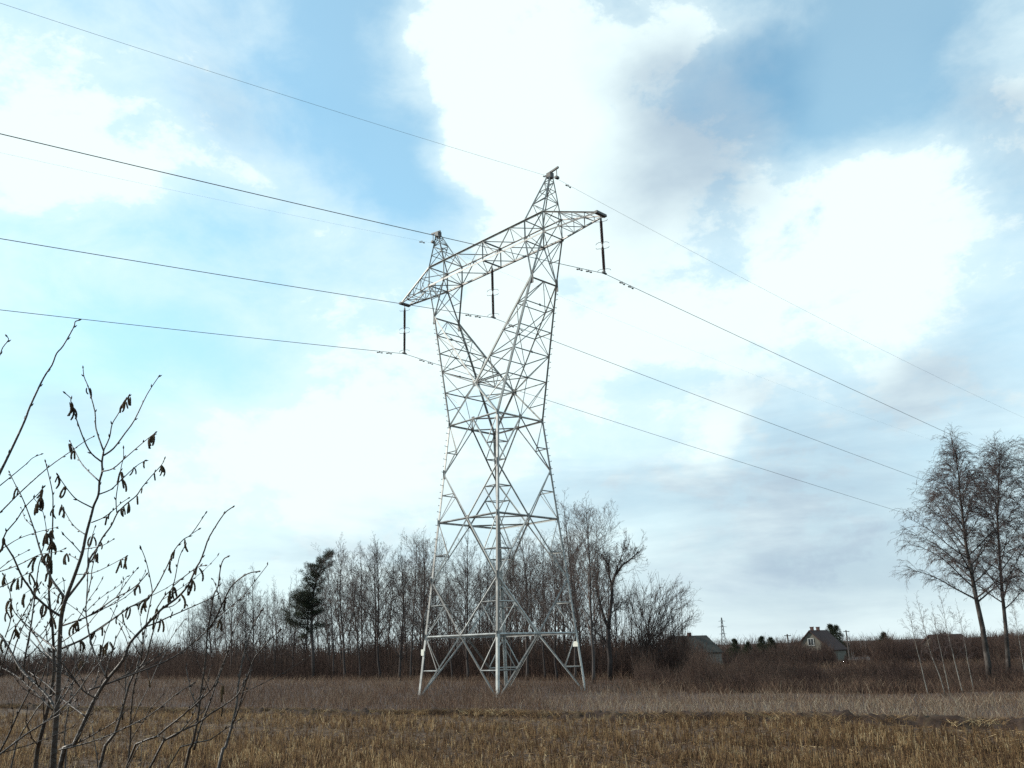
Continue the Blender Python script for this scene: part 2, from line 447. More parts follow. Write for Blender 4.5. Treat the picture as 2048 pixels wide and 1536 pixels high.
def build_stubble():
    n = 78000
    y = 12.2 + (46 - 12.2) * rng.random(n) ** 1.25; x = (rng.random(n) * 2 - 1) * 0.63 * y
    # snap to drilled rows running along the bank
    q = bank_dist(x, y); row = np.round(q / 0.19) * 0.19 + rng.normal(0, 0.035, n)
    x = x + (row - q) * BN.x; y = y + (row - q) * BN.y
    al = (x - BA.x) * BD.x + (y - BA.y) * BD.y
    patch = vnoise(al * 0.16, q * 0.9, 9) * 0.45 + vnoise(x * 0.6, y * 0.6, 14) * 0.3 + vnoise(x * 1.7, y * 1.7, 10) * 0.25
    dens = np.clip((patch - 0.24) * 2.4, 0.2, 1) * np.clip(14 / y, 0.35, 1)
    k = (row < -0.62) & in_view(x, y) & (rng.random(n) < dens)
    x, y, patch = x[k], y[k], patch[k]; m = 5; t0 = np.clip(rng.normal(0.31, 0.25, len(x)) + (patch - 0.5) * 0.45, 0, 1)
    x = np.repeat(x, m) + rng.normal(0, 0.013, len(x) * m); y = np.repeat(y, m) + rng.normal(0, 0.013, len(y) * m); patch = np.repeat(patch, m); t0 = np.repeat(t0, m); n = len(x)
    h = rng.gamma(6, 0.021, n) * (0.75 + 0.5 * patch); h = np.clip(h, 0.04, 0.34)
    w = rng.uniform(0.0028, 0.0055, n); z = gz(x, y) - 0.01
    ln = rng.normal(0, 0.16, (n, 2)); B = np.stack([x, y, z], 1)
    Tp = B + np.stack([ln[:, 0] * h, ln[:, 1] * h, h], 1)
    V, Fq = tubes(B, Tp, w, w * 0.85, 3)
    t = np.clip(t0 + rng.normal(0, 0.1, n), 0, 1)
    tag(link(bpy.data.objects.new('stubble', fast_mesh('stubble', V, Fq, M['stubble'], np.repeat(t, 6)))),
        'straw coloured stubble standing over the near field', 'stubble', kind='stuff')
    # fallen straw and chaff
    n = 26000
    y = 12.2 + (38 - 12.2) * rng.random(n) ** 1.3; x = (rng.random(n) * 2 - 1) * 0.62 * y
    k = (bank_dist(x, y) < -0.2) & in_view(x, y); x, y = x[k], y[k]; n = len(x)
    a = rng.uniform(0, 2 * np.pi, n); L = rng.uniform(0.05, 0.28, n); tilt = rng.normal(0.05, 0.16, n)
    B = np.stack([x, y, gz(x, y) + 0.012 + rng.random(n) * 0.03], 1)
    Tp = B + np.stack([np.cos(a) * L, np.sin(a) * L, np.abs(tilt) * L], 1); w = rng.uniform(0.002, 0.005, n)
    V, Fq = tubes(B, Tp, w, w, 3)
    tag(link(bpy.data.objects.new('fallen_straw', fast_mesh('fallen_straw', V, Fq, M['stubble'], np.repeat(np.clip(rng.normal(0.35, 0.28, n), 0, 1), 6)))),
        'loose straw lying between the stubble stalks', 'straw', kind='stuff')
    # low weeds between the rows
    n = 46000
    y = 12.2 + (42 - 12.2) * rng.random(n) ** 1.2; x = (rng.random(n) * 2 - 1) * 0.62 * y
    p = vnoise(x * 0.8 + 40, y * 0.8, 12)
    k = (bank_dist(x, y) < -0.1) & in_view(x, y) & (rng.random(n) < np.clip((p - 0.3) * 2.2, 0.15, 1)); x, y = x[k], y[k]; n = len(x)
    blades(x, y, rng.uniform(0.03, 0.12, n), rng.uniform(0.004, 0.009, n), rng.uniform(0.3, 1.2, n), np.clip(rng.normal(0.24, 0.15, n), 0, 1),
           'field_weeds', M['stubble'], 'low brown weeds matted between the stubble rows', 'weeds')


build_stubble()


def build_grass():
    # tall dead grass of the meadow, from the bank to the wood
    n = 190000
    y = 19 + (190 - 19) * rng.random(n) ** 2.0; x = (rng.random(n) * 2 - 1) * 0.62 * y
    b = bank_dist(x, y)
    tuft = vnoise(x * 0.9, y * 0.9, 21); tuft2 = vnoise(x * 0.22, y * 0.22, 22)
    strip = (b < 13.5 - 0.05 * x) & (x > 1.5 - 0.10 * (y - 25))          # mown pale strip on the right
    k = (b > 0.5) & in_view(x, y) & ((y < 105) | (x < -18)) & (rng.random(n) < 0.35 + 0.65 * tuft)
    x, y, b, tuft, tuft2, strip = [q[k] for q in (x, y, b, tuft, tuft2, strip)]; n = len(x)
    h = rng.uniform(0.22, 0.62, n) * (0.6 + 0.55 * tuft + 0.35 * tuft2) * np.where(strip, 0.55, 1.0)
    h *= np.where(b < 1.2, 0.55, 1)
    w = (0.0035 + 0.00010 * y) * rng.uniform(0.7, 1.3, n)
    t = np.clip(rng.normal(0.34, 0.20, n) + np.where(strip, 0.19, 0) + (tuft2 - 0.5) * 0.35, 0, 1)
    blades(x, y, h, w, rng.uniform(0.05, 0.5, n), t, 'meadow_grass', M['grass'], 'tall dead brown grass between the bank and the wood', 'grass')


build_grass()


def build_bank_tufts():
    m = 1300; n = m * 22; s = np.repeat(rng.uniform(-28, 32, m), 22); w = np.repeat(rng.normal(0.22, 0.28, m), 22)
    s = s + rng.normal(0, 0.11, n); w = w + rng.normal(0, 0.07, n); x = BA.x + BD.x * s + BN.x * w; y = BA.y + BD.y * s + BN.y * w
    t = np.clip(np.repeat(rng.normal(0.30, 0.26, m), 22) + rng.normal(0, 0.1, n), 0, 1)
    blades(x, y, rng.uniform(0.06, 0.2, n), rng.uniform(0.003, 0.006, n), rng.uniform(0.4, 2.0, n), t, 'bank_grass', M['stubble'],
           'dead straw coloured grass hanging over the dug bank', 'grass', zoff=0.07)


build_bank_tufts()


# ------------------------------------------------------------------ the lattice pylon
SC = 0.85
TW = dict(hb=3.358, vbf=3.579, wu=2.262, wv=1.994, z1=3.108, zk1=6.328, z2=10.0, zk2=13.072, z3=16.299, z4=18.72, v4=1.746,
          uK=4.799, vK=1.143, zK=24.836, zb=27.564, zt=28.983, ui=4.081, uo=5.718, vb=0.871, uT=9.673, zT=27.549, vT=0.35, uP=5.694, zP=32.0)
TW = {k: v * SC for k, v in TW.items()}
ROT = R(45.08); TD = 55.861 * SC; TAZ = R(-1.148)
TC = Vector((TD * math.sin(TAZ), TD * math.cos(TAZ), 0))


def to_world(u, v, z):
    return Vector((TC.x + u * math.cos(ROT) + v * math.sin(ROT), TC.y - u * math.sin(ROT) + v * math.cos(ROT), z))


pylon = empty('electricity_pylon', (TC.x, TC.y, 0), -ROT)
tag(pylon, 'tall grey steel lattice pylon with forked body and wide crossarm standing in the meadow', 'pylon')


def member(name, a, b, w, ref=None, mat=None, t=None):
    """an equal steel angle from a to b"""
    w *= 0.85
    a = Vector(a); b = Vector(b); d = (b - a)
    if d.length < 1e-4: return None
    d.normalize()
    r = Vector(ref) if ref is not None else Vector((a.x + b.x, a.y + b.y, 0.0))
    if r.length < 1e-3 or abs(r.normalized().dot(d)) > 0.97: r = Vector((0.31, 0.22, 1))
    x = (r - d * r.dot(d)).normalized(); y = d.cross(x)
    t = t or max(0.009, w * 0.13)
    prof = [(0, 0), (-w, 0), (-w, t), (-t, t), (-t, w), (0, w)]
    ang = math.radians(45); ca, sa = math.cos(ang), math.sin(ang)
    V = []
    for p in (a, b):
        for (i, j) in prof:
            i2, j2 = i + w * 0.35, j - w * 0.35
            V.append(p + x * (i2 * ca - j2 * sa) + y * (i2 * sa + j2 * ca))
    Fc = [(k, (k + 1) % 6, (k + 1) % 6 + 6, k + 6) for k in range(6)] + [(3, 2, 1, 0), (5, 4, 3, 0), (6, 7, 8, 9), (6, 9, 10, 11)]
    return part(name, (V, Fc), mat or M['steel'], pylon)


def leg_pt(su, sv, z):
    t = z / TW['z3']
    return Vector((su * (TW['hb'] * (1 - t) + TW['wu'] * t), sv * (TW['vbf'] * (1 - t) + TW['wv'] * t), z))


def lerp(a, b, t):
    return Vector(a) * (1 - t) + Vector(b) * t


def plate(p, size, nrm, h=None):
    n = Vector(nrm).normalized(); q = n.to_track_quat('X', 'Z').to_matrix()
    V, Fc = box_vf(p, 0.016, size, h or size, q)
    part('gusset_plate', (V, Fc), M['steel_dark'], pylon)


def build_pylon():
    T = TW
    corners = [(-1, -1), (1, -1), (1, 1), (-1, 1)]
    K = {(su, sv): Vector((su * T['uK'], sv * T['vK'], T['zK'])) for su in (-1, 1) for sv in (-1, 1)}
    A = {sv: Vector((0, sv * T['v4'], T['z4'])) for sv in (-1, 1)}
    # four legs, footing to knee
    for su, sv in corners:
        member('leg', leg_pt(su, sv, -0.6), leg_pt(su, sv, T['z1']), 0.155)
        member('leg', leg_pt(su, sv, T['z1']), leg_pt(su, sv, T['z2']), 0.15)
        member('leg', leg_pt(su, sv, T['z2']), leg_pt(su, sv, T['z3']), 0.14)
        member('leg', leg_pt(su, sv, T['z3']), K[su, sv], 0.12)
        p = leg_pt(su, sv, -0.62)
        part('footing', join([box_vf(p + Vector((0, 0, 0)), 0.5, 0.5, 0.5), box_vf(p + Vector((0, 0, 0.31)), 0.34, 0.34, 0.12)]), M['concrete'], pylon)
    # belts and plan bracing
    for z in (T['z1'], T['z2'], T['z3']):
        mids = []
        for i in range(4):
            a = leg_pt(*corners[i], z); b = leg_pt(*corners[(i + 1) % 4], z)
            member('belt_beam', a, b, 0.095)
            mids.append((a + b) / 2)
        if z > T['z1']:
            for i in range(4): member('plan_brace', mids[i], mids[(i + 1) % 4], 0.065)
            for m in mids: plate(m, 0.22, (m.x, m.y, 0), 0.26)
        for c in corners: plate(leg_pt(*c, z), 0.17, (c[0], 0, 0), 0.3)
    # diagonals and the secondary struts to the legs
    levels = [(-0.3, T['z1'], 'up'), (T['zk1'], T['z1'], 'dn'), (T['zk1'], T['z2'], 'up'), (T['zk2'], T['z2'], 'dn'), (T['zk2'], T['z3'], 'up')]
    for zi, (zl, zm, _) in enumerate(levels):
        nodes = {}
        for i in range(4):
            c0, c1 = corners[i], corners[(i + 1) % 4]
            mid = (leg_pt(*c0, zm) + leg_pt(*c1, zm)) / 2
            for c in (c0, c1):
                e = leg_pt(*c, zl)
                member('diagonal_brace', e, mid, 0.085 if zi < 3 else 0.075)
                nd = lerp(e, mid, 0.44)
                member('secondary_strut', nd, leg_pt(*c, nd.z), 0.05)
                member('secondary_strut', nd, leg_pt(*c, zm), 0.045)
                nodes.setdefault(c, []).append(nd)
        for c, (n0, n1) in nodes.items():
            member('corner_tie', n0, n1, 0.045)
    for c in corners:
        for z in (T['zk1'], T['zk2']): plate(leg_pt(*c, z), 0.16, (c[0], 0, 0), 0.5)
    # fork: inner chords meet at the crotch, then rise to the knees
    for sv in (-1, 1):
        for su in (-1, 1):
            member('fork_chord', leg_pt(su, sv, T['z3']), A[sv], 0.11)
            member('fork_chord', A[sv], K[su, sv], 0.11)
            plate(K[su, sv] + Vector((0, 0, -0.1)), 0.2, (0, 1, 0), 0.75)
        plate(A[sv], 0.4, (0, 1, 0), 0.36)
    member('fork_beam', A[-1], A[1], 0.09)
    # arms: rings, side zigzag and star bracing on the outer and inner faces
    ts = [0, 0.26, 0.5, 0.74, 0.98]

    def outer(su, sv, z):
        p0 = leg_pt(su, sv, T['z3']); return lerp(p0, K[su, sv], (z - T['z3']) / (T['zK'] - T['z3']))

    def inner(su, sv, t): return lerp(A[sv], K[su, sv], t)
    for su in (-1, 1):
        zs = [T['z4'] + (T['zK'] - T['z4']) * t for t in ts]
        for k, z in enumerate(zs):
            om, op = outer(su, -1, z), outer(su, 1, z)
            im, ip = inner(su, -1, ts[k]), inner(su, 1, ts[k])
            member('arm_belt', om, op, 0.06 if k < 4 else 0.085)
            if k > 0: member('arm_belt', im, ip, 0.055)
            for sv, o_, i_ in ((-1, om, im), (1, op, ip)):
                if k < 4: member('arm_strut', o_, i_, 0.06)
            if k < 4:
                z2 = zs[k + 1]
                mo = (om + op) / 2; mi = (im + ip) / 2
                if k % 2 == 0:
                    for sv in (-1, 1):
                        member('arm_brace', mo, outer(su, sv, z2), 0.045)
                        member('arm_brace', mi, inner(su, sv, ts[k + 1]), 0.045)
                else:
                    mo2 = (outer(su, -1, z2) + outer(su, 1, z2)) / 2; mi2 = (inner(su, -1, ts[k + 1]) + inner(su, 1, ts[k + 1])) / 2
                    for sv in (-1, 1):
                        member('arm_brace', outer(su, sv, z), mo2, 0.045)
                        member('arm_brace', inner(su, sv, ts[k]), mi2, 0.045)
                plate(mo, 0.13, (1, 0, 0))
                for sv in (-1, 1):
                    member('arm_brace', outer(su, sv, z) if k % 2 else inner(su, sv, ts[k]), inner(su, sv, ts[k + 1]) if k % 2 else outer(su, sv, z2), 0.05)
        # waist to crotch level, outer face
        om, op = leg_pt(su, -1, T['z3']), leg_pt(su, 1, T['z3']); m3 = (om + op) / 2
        o4m, o4p = outer(su, -1, T['z4']), outer(su, 1, T['z4']); m4 = (o4m + o4p) / 2
        member('arm_brace', m3, m4, 0.045)
        for p in (o4m, o4p): member('arm_brace', m3, p, 0.05)
        for p in (A[-1], A[1]): member('arm_brace', m4, p, 0.055)
        for sv in (-1, 1):
            nd = lerp(leg_pt(su, sv, T['z3']), A[sv], 0.45)
            member('secondary_strut', nd, outer(su, sv, nd.z), 0.045)
            member('secondary_strut', nd, outer(su, sv, T['z4']), 0.045)
        # head above the knees
        B = {(w, sv): Vector((su * T[w], sv * T['vb'], T['zb'])) for w in ('ui', 'uo') for sv in (-1, 1)}
        for sv in (-1, 1):
            for w in ('ui', 'uo'): member('head_leg', K[su, sv], B[w, sv], 0.095)
            member('head_brace', lerp(K[su, sv], B['ui', sv], 0.55), lerp(K[su, sv], B['uo', sv], 0.55), 0.05)
            member('head_brace', lerp(K[su, sv], B['ui', sv], 0.55), B['uo', sv], 0.05)
        for w in ('ui', 'uo'):
            member('head_brace', K[su, -1], B[w, 1], 0.05); member('head_brace', K[su, 1], B[w, -1], 0.05)
            for z_ in (T['zb'], T['zt']): member('crossarm_strut', (su * T[w], -T['vb'], z_), (su * T[w], T['vb'], z_), 0.07)
            for sv in (-1, 1):
                member('crossarm_post', (su * T[w], sv * T['vb'], T['zb']), (su * T[w], sv * T['vb'], T['zt']), 0.085)
                plate((su * T[w], sv * T['vb'] * 1.01, T['zb']), 0.2, (0, 1, 0), 0.26)
        member('head_brace', (su * T['uo'], -T['vb'], T['zb']), (su * T['ui'], T['vb'], T['zb']), 0.05)
    # crossarm bridge
    us = [-T['uo'], -T['ui'], -T['ui'] * 0.66, -T['ui'] * 0.33, 0, T['ui'] * 0.33, T['ui'] * 0.66, T['ui'], T['uo']]
    for sv in (-1, 1):
        for z in (T['zb'], T['zt']): member('crossarm_chord', (-T['uo'], sv * T['vb'], z), (T['uo'], sv * T['vb'], z), 0.115, ref=(0, 1 if z == T['zt'] else -1, -sv))
        member('crossarm_post', (0, sv * T['vb'], T['zb']), (0, sv * T['vb'], T['zt']), 0.085)
        for k in range(len(us) - 1):
            za, zb_ = (T['zb'], T['zt']) if k % 2 else (T['zt'], T['zb'])
            member('crossarm_brace', (us[k], sv * T['vb'], za), (us[k + 1], sv * T['vb'], zb_), 0.055)
    for z in (T['zb'], T['zt']):
        member('crossarm_strut', (0, -T['vb'], z), (0, T['vb'], z), 0.12, mat=M['steel_dark'])
        for k in range(1, len(us) - 2):
            s = 1 if k % 2 else -1
            member('crossarm_brace', (us[k], s * T['vb'], z), (us[k + 1], -s * T['vb'], z), 0.05)
    # tapered ends of the crossarm
    for su in (-1, 1):
        for sv in (-1, 1):
            tip = Vector((su * T['uT'], sv * T['vT'], T['zT']))
            tb = Vector((su * T['uo'], sv * T['vb'], T['zb'])); tt = Vector((su * T['uo'], sv * T['vb'], T['zt']))
            member('crossarm_chord', tb, tip, 0.095, ref=(0, -su, -sv * su)); member('crossarm_chord', tt, tip, 0.095, ref=(0, su, -sv * su))
            for k, (f0, f1) in enumerate(((0.0, 0.3), (0.3, 0.55), (0.55, 0.78))):
                member('crossarm_brace', lerp(tb, tip, f1), lerp(tt, tip, f1), 0.045)
                member('crossarm_brace', lerp(tt, tip, f0), lerp(tb, tip, f1), 0.045)
        for f0, f1, s in ((0.0, 0.3, 1), (0.3, 0.55, -1), (0.55, 0.78, 1)):
            for z0 in (T['zb'], T['zt']):
                def P(f, sv): return lerp(Vector((su * T['uo'], sv * T['vb'], z0)), Vector((su * T['uT'], sv * T['vT'], T['zT'])), f)
                member('crossarm_brace', P(f0, s), P(f1, -s), 0.04)
                member('crossarm_strut', P(f1, s), P(f1, -s), 0.04)
        part('tip_plate', box_vf((su * T['uT'], 0, T['zT']), 0.2, T['vT'] * 2 + 0.2, 0.13), M['steel_dark'], pylon)
        # earth wire peaks
        apex = Vector((su * T['uP'], 0, T['zP'] - 0.12))
        feet = {(w, sv): Vector((su * T[w], sv * T['vb'], T['zt'])) for w in ('ui', 'uo') for sv in (-1, 1)}
        top = {k: apex + Vector((su * (-0.10 if k[0] == 'ui' else 0.10), 0.10 * k[1], 0)) for k in feet}
        ring = [('ui', -1), ('uo', -1), ('uo', 1), ('ui', 1)]
        for k in ring: member('peak_leg', feet[k], top[k], 0.075)
        prev = 0.0
        for j, f in enumerate((0.36, 0.64, 0.86)):
            for i in range(4):
                a, b = ring[i], ring[(i + 1) % 4]
                member('peak_band', lerp(feet[a], top[a], f), lerp(feet[b], top[b], f), 0.045)
                s0, s1 = (a, b) if (i + j) % 2 else (b, a)
                member('peak_brace', lerp(feet[s0], top[s0], prev), lerp(feet[s1], top[s1], f), 0.045)
            prev = f
        part('peak_cap', box_vf(apex + Vector((0, 0, 0.02)), 0.3, 0.3, 0.32), M['steel_dark'], pylon)
        V, Fc = box_vf(apex + Vector((su * 0.22, 0, 0.24)), 0.85, 0.1, 0.1, Matrix.Rotation(-su * 0.12, 3, 'Y'))
        part('peak_bar', (V, Fc), M['steel_dark'], pylon)
        hx = apex + Vector((su * 0.5, 0, 0.0))
        part('earth_wire_clamp', join([box_vf(hx + Vector((0, 0, 0)), 0.035, 0.035, 0.55), box_vf(hx + Vector((0, 0, -0.3)), 0.16, 0.24, 0.13)]), M['steel_dark'], pylon)
    # step bolts up two opposite legs
    bv, bf = join([box_vf((0.09, 0, 0), 0.2, 0.022, 0.022), box_vf((0.18, 0, 0.012), 0.024, 0.03, 0.045)])
    bm = mesh('step_bolt', bv, bf, M['steel_dark'])
    for su, sv in ((-1, -1), (1, 1)):
        z = 2.6; k = 0
        while z < T['zK'] - 0.2:
            p = leg_pt(su, sv, z) if z < T['z3'] else outer(su, sv, z)
            o = link(bpy.data.objects.new('step_bolt', bm), pylon); o.location = p
            o.rotation_euler = (0, 0, math.atan2(0, su) if k % 2 else math.atan2(sv, 0))
            z += 0.36; k += 1
    # enamel plates on two legs
    p = leg_pt(-1, -1, 1.9); part('number_plate', box_vf(p + Vector((0.02, -0.13, 0)), 0.22, 0.012, 0.3), M['sign'], pylon)
    p = leg_pt(1, 1, 2.05); part('number_plate', box_vf(p + Vector((-0.02, -0.17, 0.05)), 0.34, 0.012, 0.26), M['sign'], pylon)


build_pylon()

# ------------------------------------------------------------------ insulator strings and wires
LINS = 3.35


def lathe(prof, n=10):
    V = []; Fc = []
    for r, z in prof:
        for k in range(n):
            a = 2 * math.pi * k / n; V.append((r * math.cos(a), r * math.sin(a), z))
    for i in range(len(prof) - 1):
        for k in range(n):
            Fc.append((i * n + k, i * n + (k + 1) % n, (i + 1) * n + (k + 1) % n, (i + 1) * n + k))
    return V, Fc


def make_insulator(u, zt, label):
    root = empty('insulator_string', to_world(u, 0, zt), -ROT)
    tag(root, label, 'insulator', 'insulator strings under the crossarm')
    part('link', join([box_vf((0, 0, -0.14), 0.035, 0.035, 0.3), box_vf((0, 0, -0.3), 0.06, 0.1, 0.06)]), M['steel_dark'], root)
    for z0 in (-0.34, -1.86):
        prof = [(0.05, z0), (0.06, z0 - 0.08)]
        z = z0 - 0.08; L = 1.18; ns = 22
        for k in range(ns):
            zz = z - L * k / ns; d = L / ns
            prof += [(0.045, zz), (0.082, zz - d * 0.55), (0.08, zz - d * 0.7), (0.045, zz - d * 0.8)]
        zz = z - L
        prof += [(0.06, zz), (0.06, zz - 0.08), (0.02, zz - 0.1)]
        part('insulator_rod', lathe(prof), M['porcelain'], root, True)
    part('coupling', join([box_vf((0, 0, -1.78), 0.06, 0.06, 0.2), box_vf((0, 0, -3.24), 0.05, 0.05, 0.22)]), M['steel_dark'], root)
    for z, s in ((-0.45, -1), (-1.62, 1), (-1.98, -1), (-3.12, 1)):
        for k in (0, 1):
            sg = 1 if k else -1
            pts = [(0, 0, z), (sg * 0.14, sg * 0.1, z + 0.02), (sg * 0.27, sg * 0.15, z - s * 0.03), (sg * 0.31, sg * 0.16, z - s * 0.10)]
            part('arcing_horn', polytube(pts, [0.013] * 4, 5), M['steel_dark'], root)
    part('suspension_clamp', join([box_vf((0, 0, -3.33), 0.07, 0.34, 0.08), box_vf((0, 0, -3.27), 0.09, 0.12, 0.14)]), M['steel_dark'], root)


make_insulator(TW['uT'], TW['zT'], 'dark insulator string under the high right tip of the crossarm')
make_insulator(0, TW['zb'], 'dark insulator string hanging in the fork window below the middle of the crossarm')
make_insulator(-TW['uT'], TW['zT'], 'dark insulator string under the low left tip of the crossarm')

PHI_N, PHI_F = R(226.0), R(46.0)


def wire(name, A, mn, kn, mf, kf, r, label, cat, group, damper):
    root = empty(name, A); tag(root, label, cat, group)

    def pt(s):
        if s < 0:
            q = -s; return Vector((math.sin(PHI_N) * q, math.cos(PHI_N) * q, mn * q + kn * q * q))
        return Vector((math.sin(PHI_F) * s, math.cos(PHI_F) * s, mf * s + kf * s * s))
    ss = list(np.arange(-150, -30, 6.0)) + list(np.arange(-30, 30, 1.5)) + list(np.arange(30, 330, 8.0))
    part('strand', polytube([pt(s) for s in ss], [r] * len(ss), 6), M['wire'], root, True)
    for s in damper:
        p = pt(s); d = (pt(s + 0.2) - pt(s - 0.2)).normalized(); q = d.to_track_quat('Y', 'Z').to_matrix()
        o = part('vibration_damper', join([box_vf(q @ Vector((0, 0, -0.045)), 0.03, 0.06, 0.12, q), box_vf(q @ Vector((0, 0.15, -0.09)), 0.06, 0.11, 0.06, q),
                                           box_vf(q @ Vector((0, -0.15, -0.09)), 0.06, 0.11, 0.06, q), box_vf(q @ Vector((0, 0, -0.09)), 0.016, 0.36, 0.016, q)]), M['steel_dark'], root)
        o.location = p


gC = 'phase conductors of the line'
dm = (-1.2, -1.9, 1.4, 2.1)
wire('conductor', to_world(TW['uT'], 0, TW['zT'] - LINS), -0.128, 0.0003, -0.053, 0.00008, 0.0155, 'conductor on the insulator under the right crossarm tip, second wire down at left edge', 'wire', gC, dm)
wire('conductor', to_world(0, 0, TW['zb'] - LINS), -0.124, 0.0003, -0.060, 0.00008, 0.0155, 'conductor hung in the fork window of the pylon, third wire down at left edge', 'wire', gC, dm)
wire('conductor', to_world(-TW['uT'], 0, TW['zT'] - LINS), -0.126, 0.0003, -0.065, 0.00008, 0.0155, 'lowest conductor, on the insulator under the left crossarm tip', 'wire', gC, dm)
gE = 'thin earth wires on the peaks'
wire('earth_wire', to_world(TW['uP'] + 0.5, 0, TW['zP'] - 0.5), -0.146, 0.00062, -0.050, 0.00033, 0.0065, 'thin topmost earth wire clamped to the higher right peak', 'wire', gE, (-0.9, 0.9))
wire('earth_wire', to_world(-TW['uP'] - 0.5, 0, TW['zP'] - 0.5), -0.146, 0.00062, -0.054, 0.00033, 0.0032, 'thin faint earth wire clamped to the lower left peak', 'wire', gE, (-0.9, 0.9))


# ------------------------------------------------------------------ trees
def rot_dir(d, ang, az):
    a = d.orthogonal().normalized(); b = d.cross(a)
    return (d * math.cos(ang) + (a * math.cos(az) + b * math.sin(az)) * math.sin(ang)).normalized()


def grow_tree(seed, H=10.0, clear=0.22, n1=26, ang=0.75, up=0.5, wide=0.30, droop=0.0, lv=(7, 5, 3), twig=0.006, r0=0.10, fork=None, crook=0.05, top=0.97, side=None):
    """a bare tree: trunk polyline and branch segments (p0, p1, r0, r1)"""
    rd = random.Random(seed); trunk = []; seg = []
    pts = [Vector((0, 0, 0))]; n = 14; d = Vector((0, 0, 1))
    wob = Vector((0, 0, 0))
    for i in range(n):
        wob = wob * 0.6 + Vector((rd.gauss(0, 1), rd.gauss(0, 1), 0)) * crook
        pts.append(pts[-1] + Vector((wob.x, wob.y, 1)) * (H * top / n))
    sh = pts[-1]
    rad = [r0 * (1.25 if i == 0 else 1) * (1 - 0.93 * (i / n) ** 0.9) + 0.006 for i in range(n + 1)]

    def stem(t):
        f = t * n; i = min(int(f), n - 1); return pts[i].lerp(pts[i + 1], f - i), rad[i] + (rad[i + 1] - rad[i]) * (f - i)

    def branch(p, d, L, r, level):
        if level == 0: k = 4
        elif level == 1: k = 3
        elif level == 2: k = 2
        else: k = 2 if droop else 1
        q = p; dd = d; pos = [(p, r, d)]
        for j in range(k):
            g = up * (0.30 if level < 2 else 0.18)
            if droop and level >= 1: g = -droop * (0.20 + 0.35 * level) * (0.5 + j)
            dd = (dd + Vector((rd.gauss(0, 0.13), rd.gauss(0, 0.13), rd.gauss(0, 0.08) + g))).normalized()
            q2 = q + dd * (L / k); ra = max(twig, r * (1 - j / k * 0.75)); rb = max(twig * 0.8, r * (1 - (j + 1) / k * 0.75))
            seg.append((q, q2, ra, rb)); q = q2; pos.append((q, rb, dd))
        if level < len(lv):
            m = lv[level]
            m = max(2, int(round(m * (0.7 + 0.6 * rd.random()) * min(1.3, 0.55 + L / (H * 0.25) * (1, 2, 4)[min(level, 2)]))))
            for b in range(m):
                f = (0.18 + 0.82 * (b + rd.random()) / m) * k; i = min(int(f), k - 1)
                bp = pos[i][0].lerp(pos[i + 1][0], f - i); br = pos[i][1]
                nd = rot_dir(pos[i + 1][2], rd.uniform(0.45, 0.95), rd.uniform(0, 6.283))
                branch(bp, nd, L * rd.uniform(0.30, 0.55) * (1.15 - 0.45 * f / k), br * 0.55, level + 1)
    if fork:
        pass
    for b in range(n1):
        t = clear + (1 - clear) * ((b + rd.random()) / n1) ** 0.9
        if t > 0.995: t = 0.995
        p, r = stem(t)
        prof = math.sin(min(1, (t - clear) / (1 - clear) * 0.85 + 0.22) * math.pi) ** 0.7
        L = H * wide * max(0.22, prof) * rd.uniform(0.75, 1.2)
        az = b * 2.4 + rd.uniform(-0.5, 0.5)
        if side is not None and rd.random() < 0.65: az = side + rd.uniform(-0.9, 0.9)
        a = ang * rd.uniform(0.75, 1.2) * (1.15 - 0.35 * t)
        d = Vector((math.cos(az) * math.sin(a), math.sin(az) * math.sin(a), math.cos(a)))
        branch(p, d, L, r * 0.52, 0)
    p, r = stem(1.0); branch(p, Vector((0, 0, 1)), H * 0.09, r, 1)
    return pts, rad, seg


def seg_mesh(name, seg, mat, n=3):
    P0 = [s[0] for s in seg]; P1 = [s[1] for s in seg]
    V, Fq = tubes(P0, P1, [s[2] for s in seg], [s[3] for s in seg], n)
    return fast_mesh(name, V, Fq, mat)


def tree_meshes(key, bark, twigm, **kw):
    pts, rad, seg = grow_tree(**kw)
    V, Fc = polytube(pts, rad, 7)
    return mesh('trunk', V, Fc, bark, True), seg_mesh('crown', seg, twigm)


VAR = {}
for k in range(6):
    VAR['aspen%d' % k] = tree_meshes('aspen', M['bark'], M['twig'], seed=100 + k, clear=0.13 + 0.05 * (k % 3), n1=30 + 2 * (k % 3), ang=0.66 + 0.08 * (k % 2), up=0.42, wide=0.27 + 0.03 * (k % 3), lv=(6, 5, 3), twig=0.0046, r0=0.095, crook=0.045)
for k in range(3):
    VAR['slim%d' % k] = tree_meshes('slim', M['bark'], M['twig'], seed=200 + k, clear=0.18, n1=28, ang=0.6, up=0.4, wide=0.21, lv=(5, 4, 3), twig=0.0046, r0=0.072, crook=0.05)
for k in range(3):
    VAR['sap%d' % k] = tree_meshes('sap', M['birch_pale'], M['birch_twig'], seed=300 + k, H=10, clear=0.30, n1=16, ang=0.6, up=0.3, wide=0.2, droop=0.12, lv=(5, 3), twig=0.008, r0=0.05, crook=0.03)


def plant(name, key, base, top, label, cat='tree', group=None, H=10.0, rz=None):
    base = Vector(base); ax = Vector(top) - base
    o = empty(name, base); tag(o, label, cat, group)
    s = ax.length / H
    q = Vector((0, 0, 1)).rotation_difference(ax.normalized())
    rz = random.uniform(0, 6.28) if rz is None else rz
    o.rotation_mode = 'QUATERNION'
    o.rotation_quaternion = q @ Matrix.Rotation(rz, 3, 'Z').to_quaternion()
    o.scale = (s, s, s)
    tm, cm = VAR[key]
    link(bpy.data.objects.new('trunk', tm), o); link(bpy.data.objects.new('crown', cm), o)
    return o


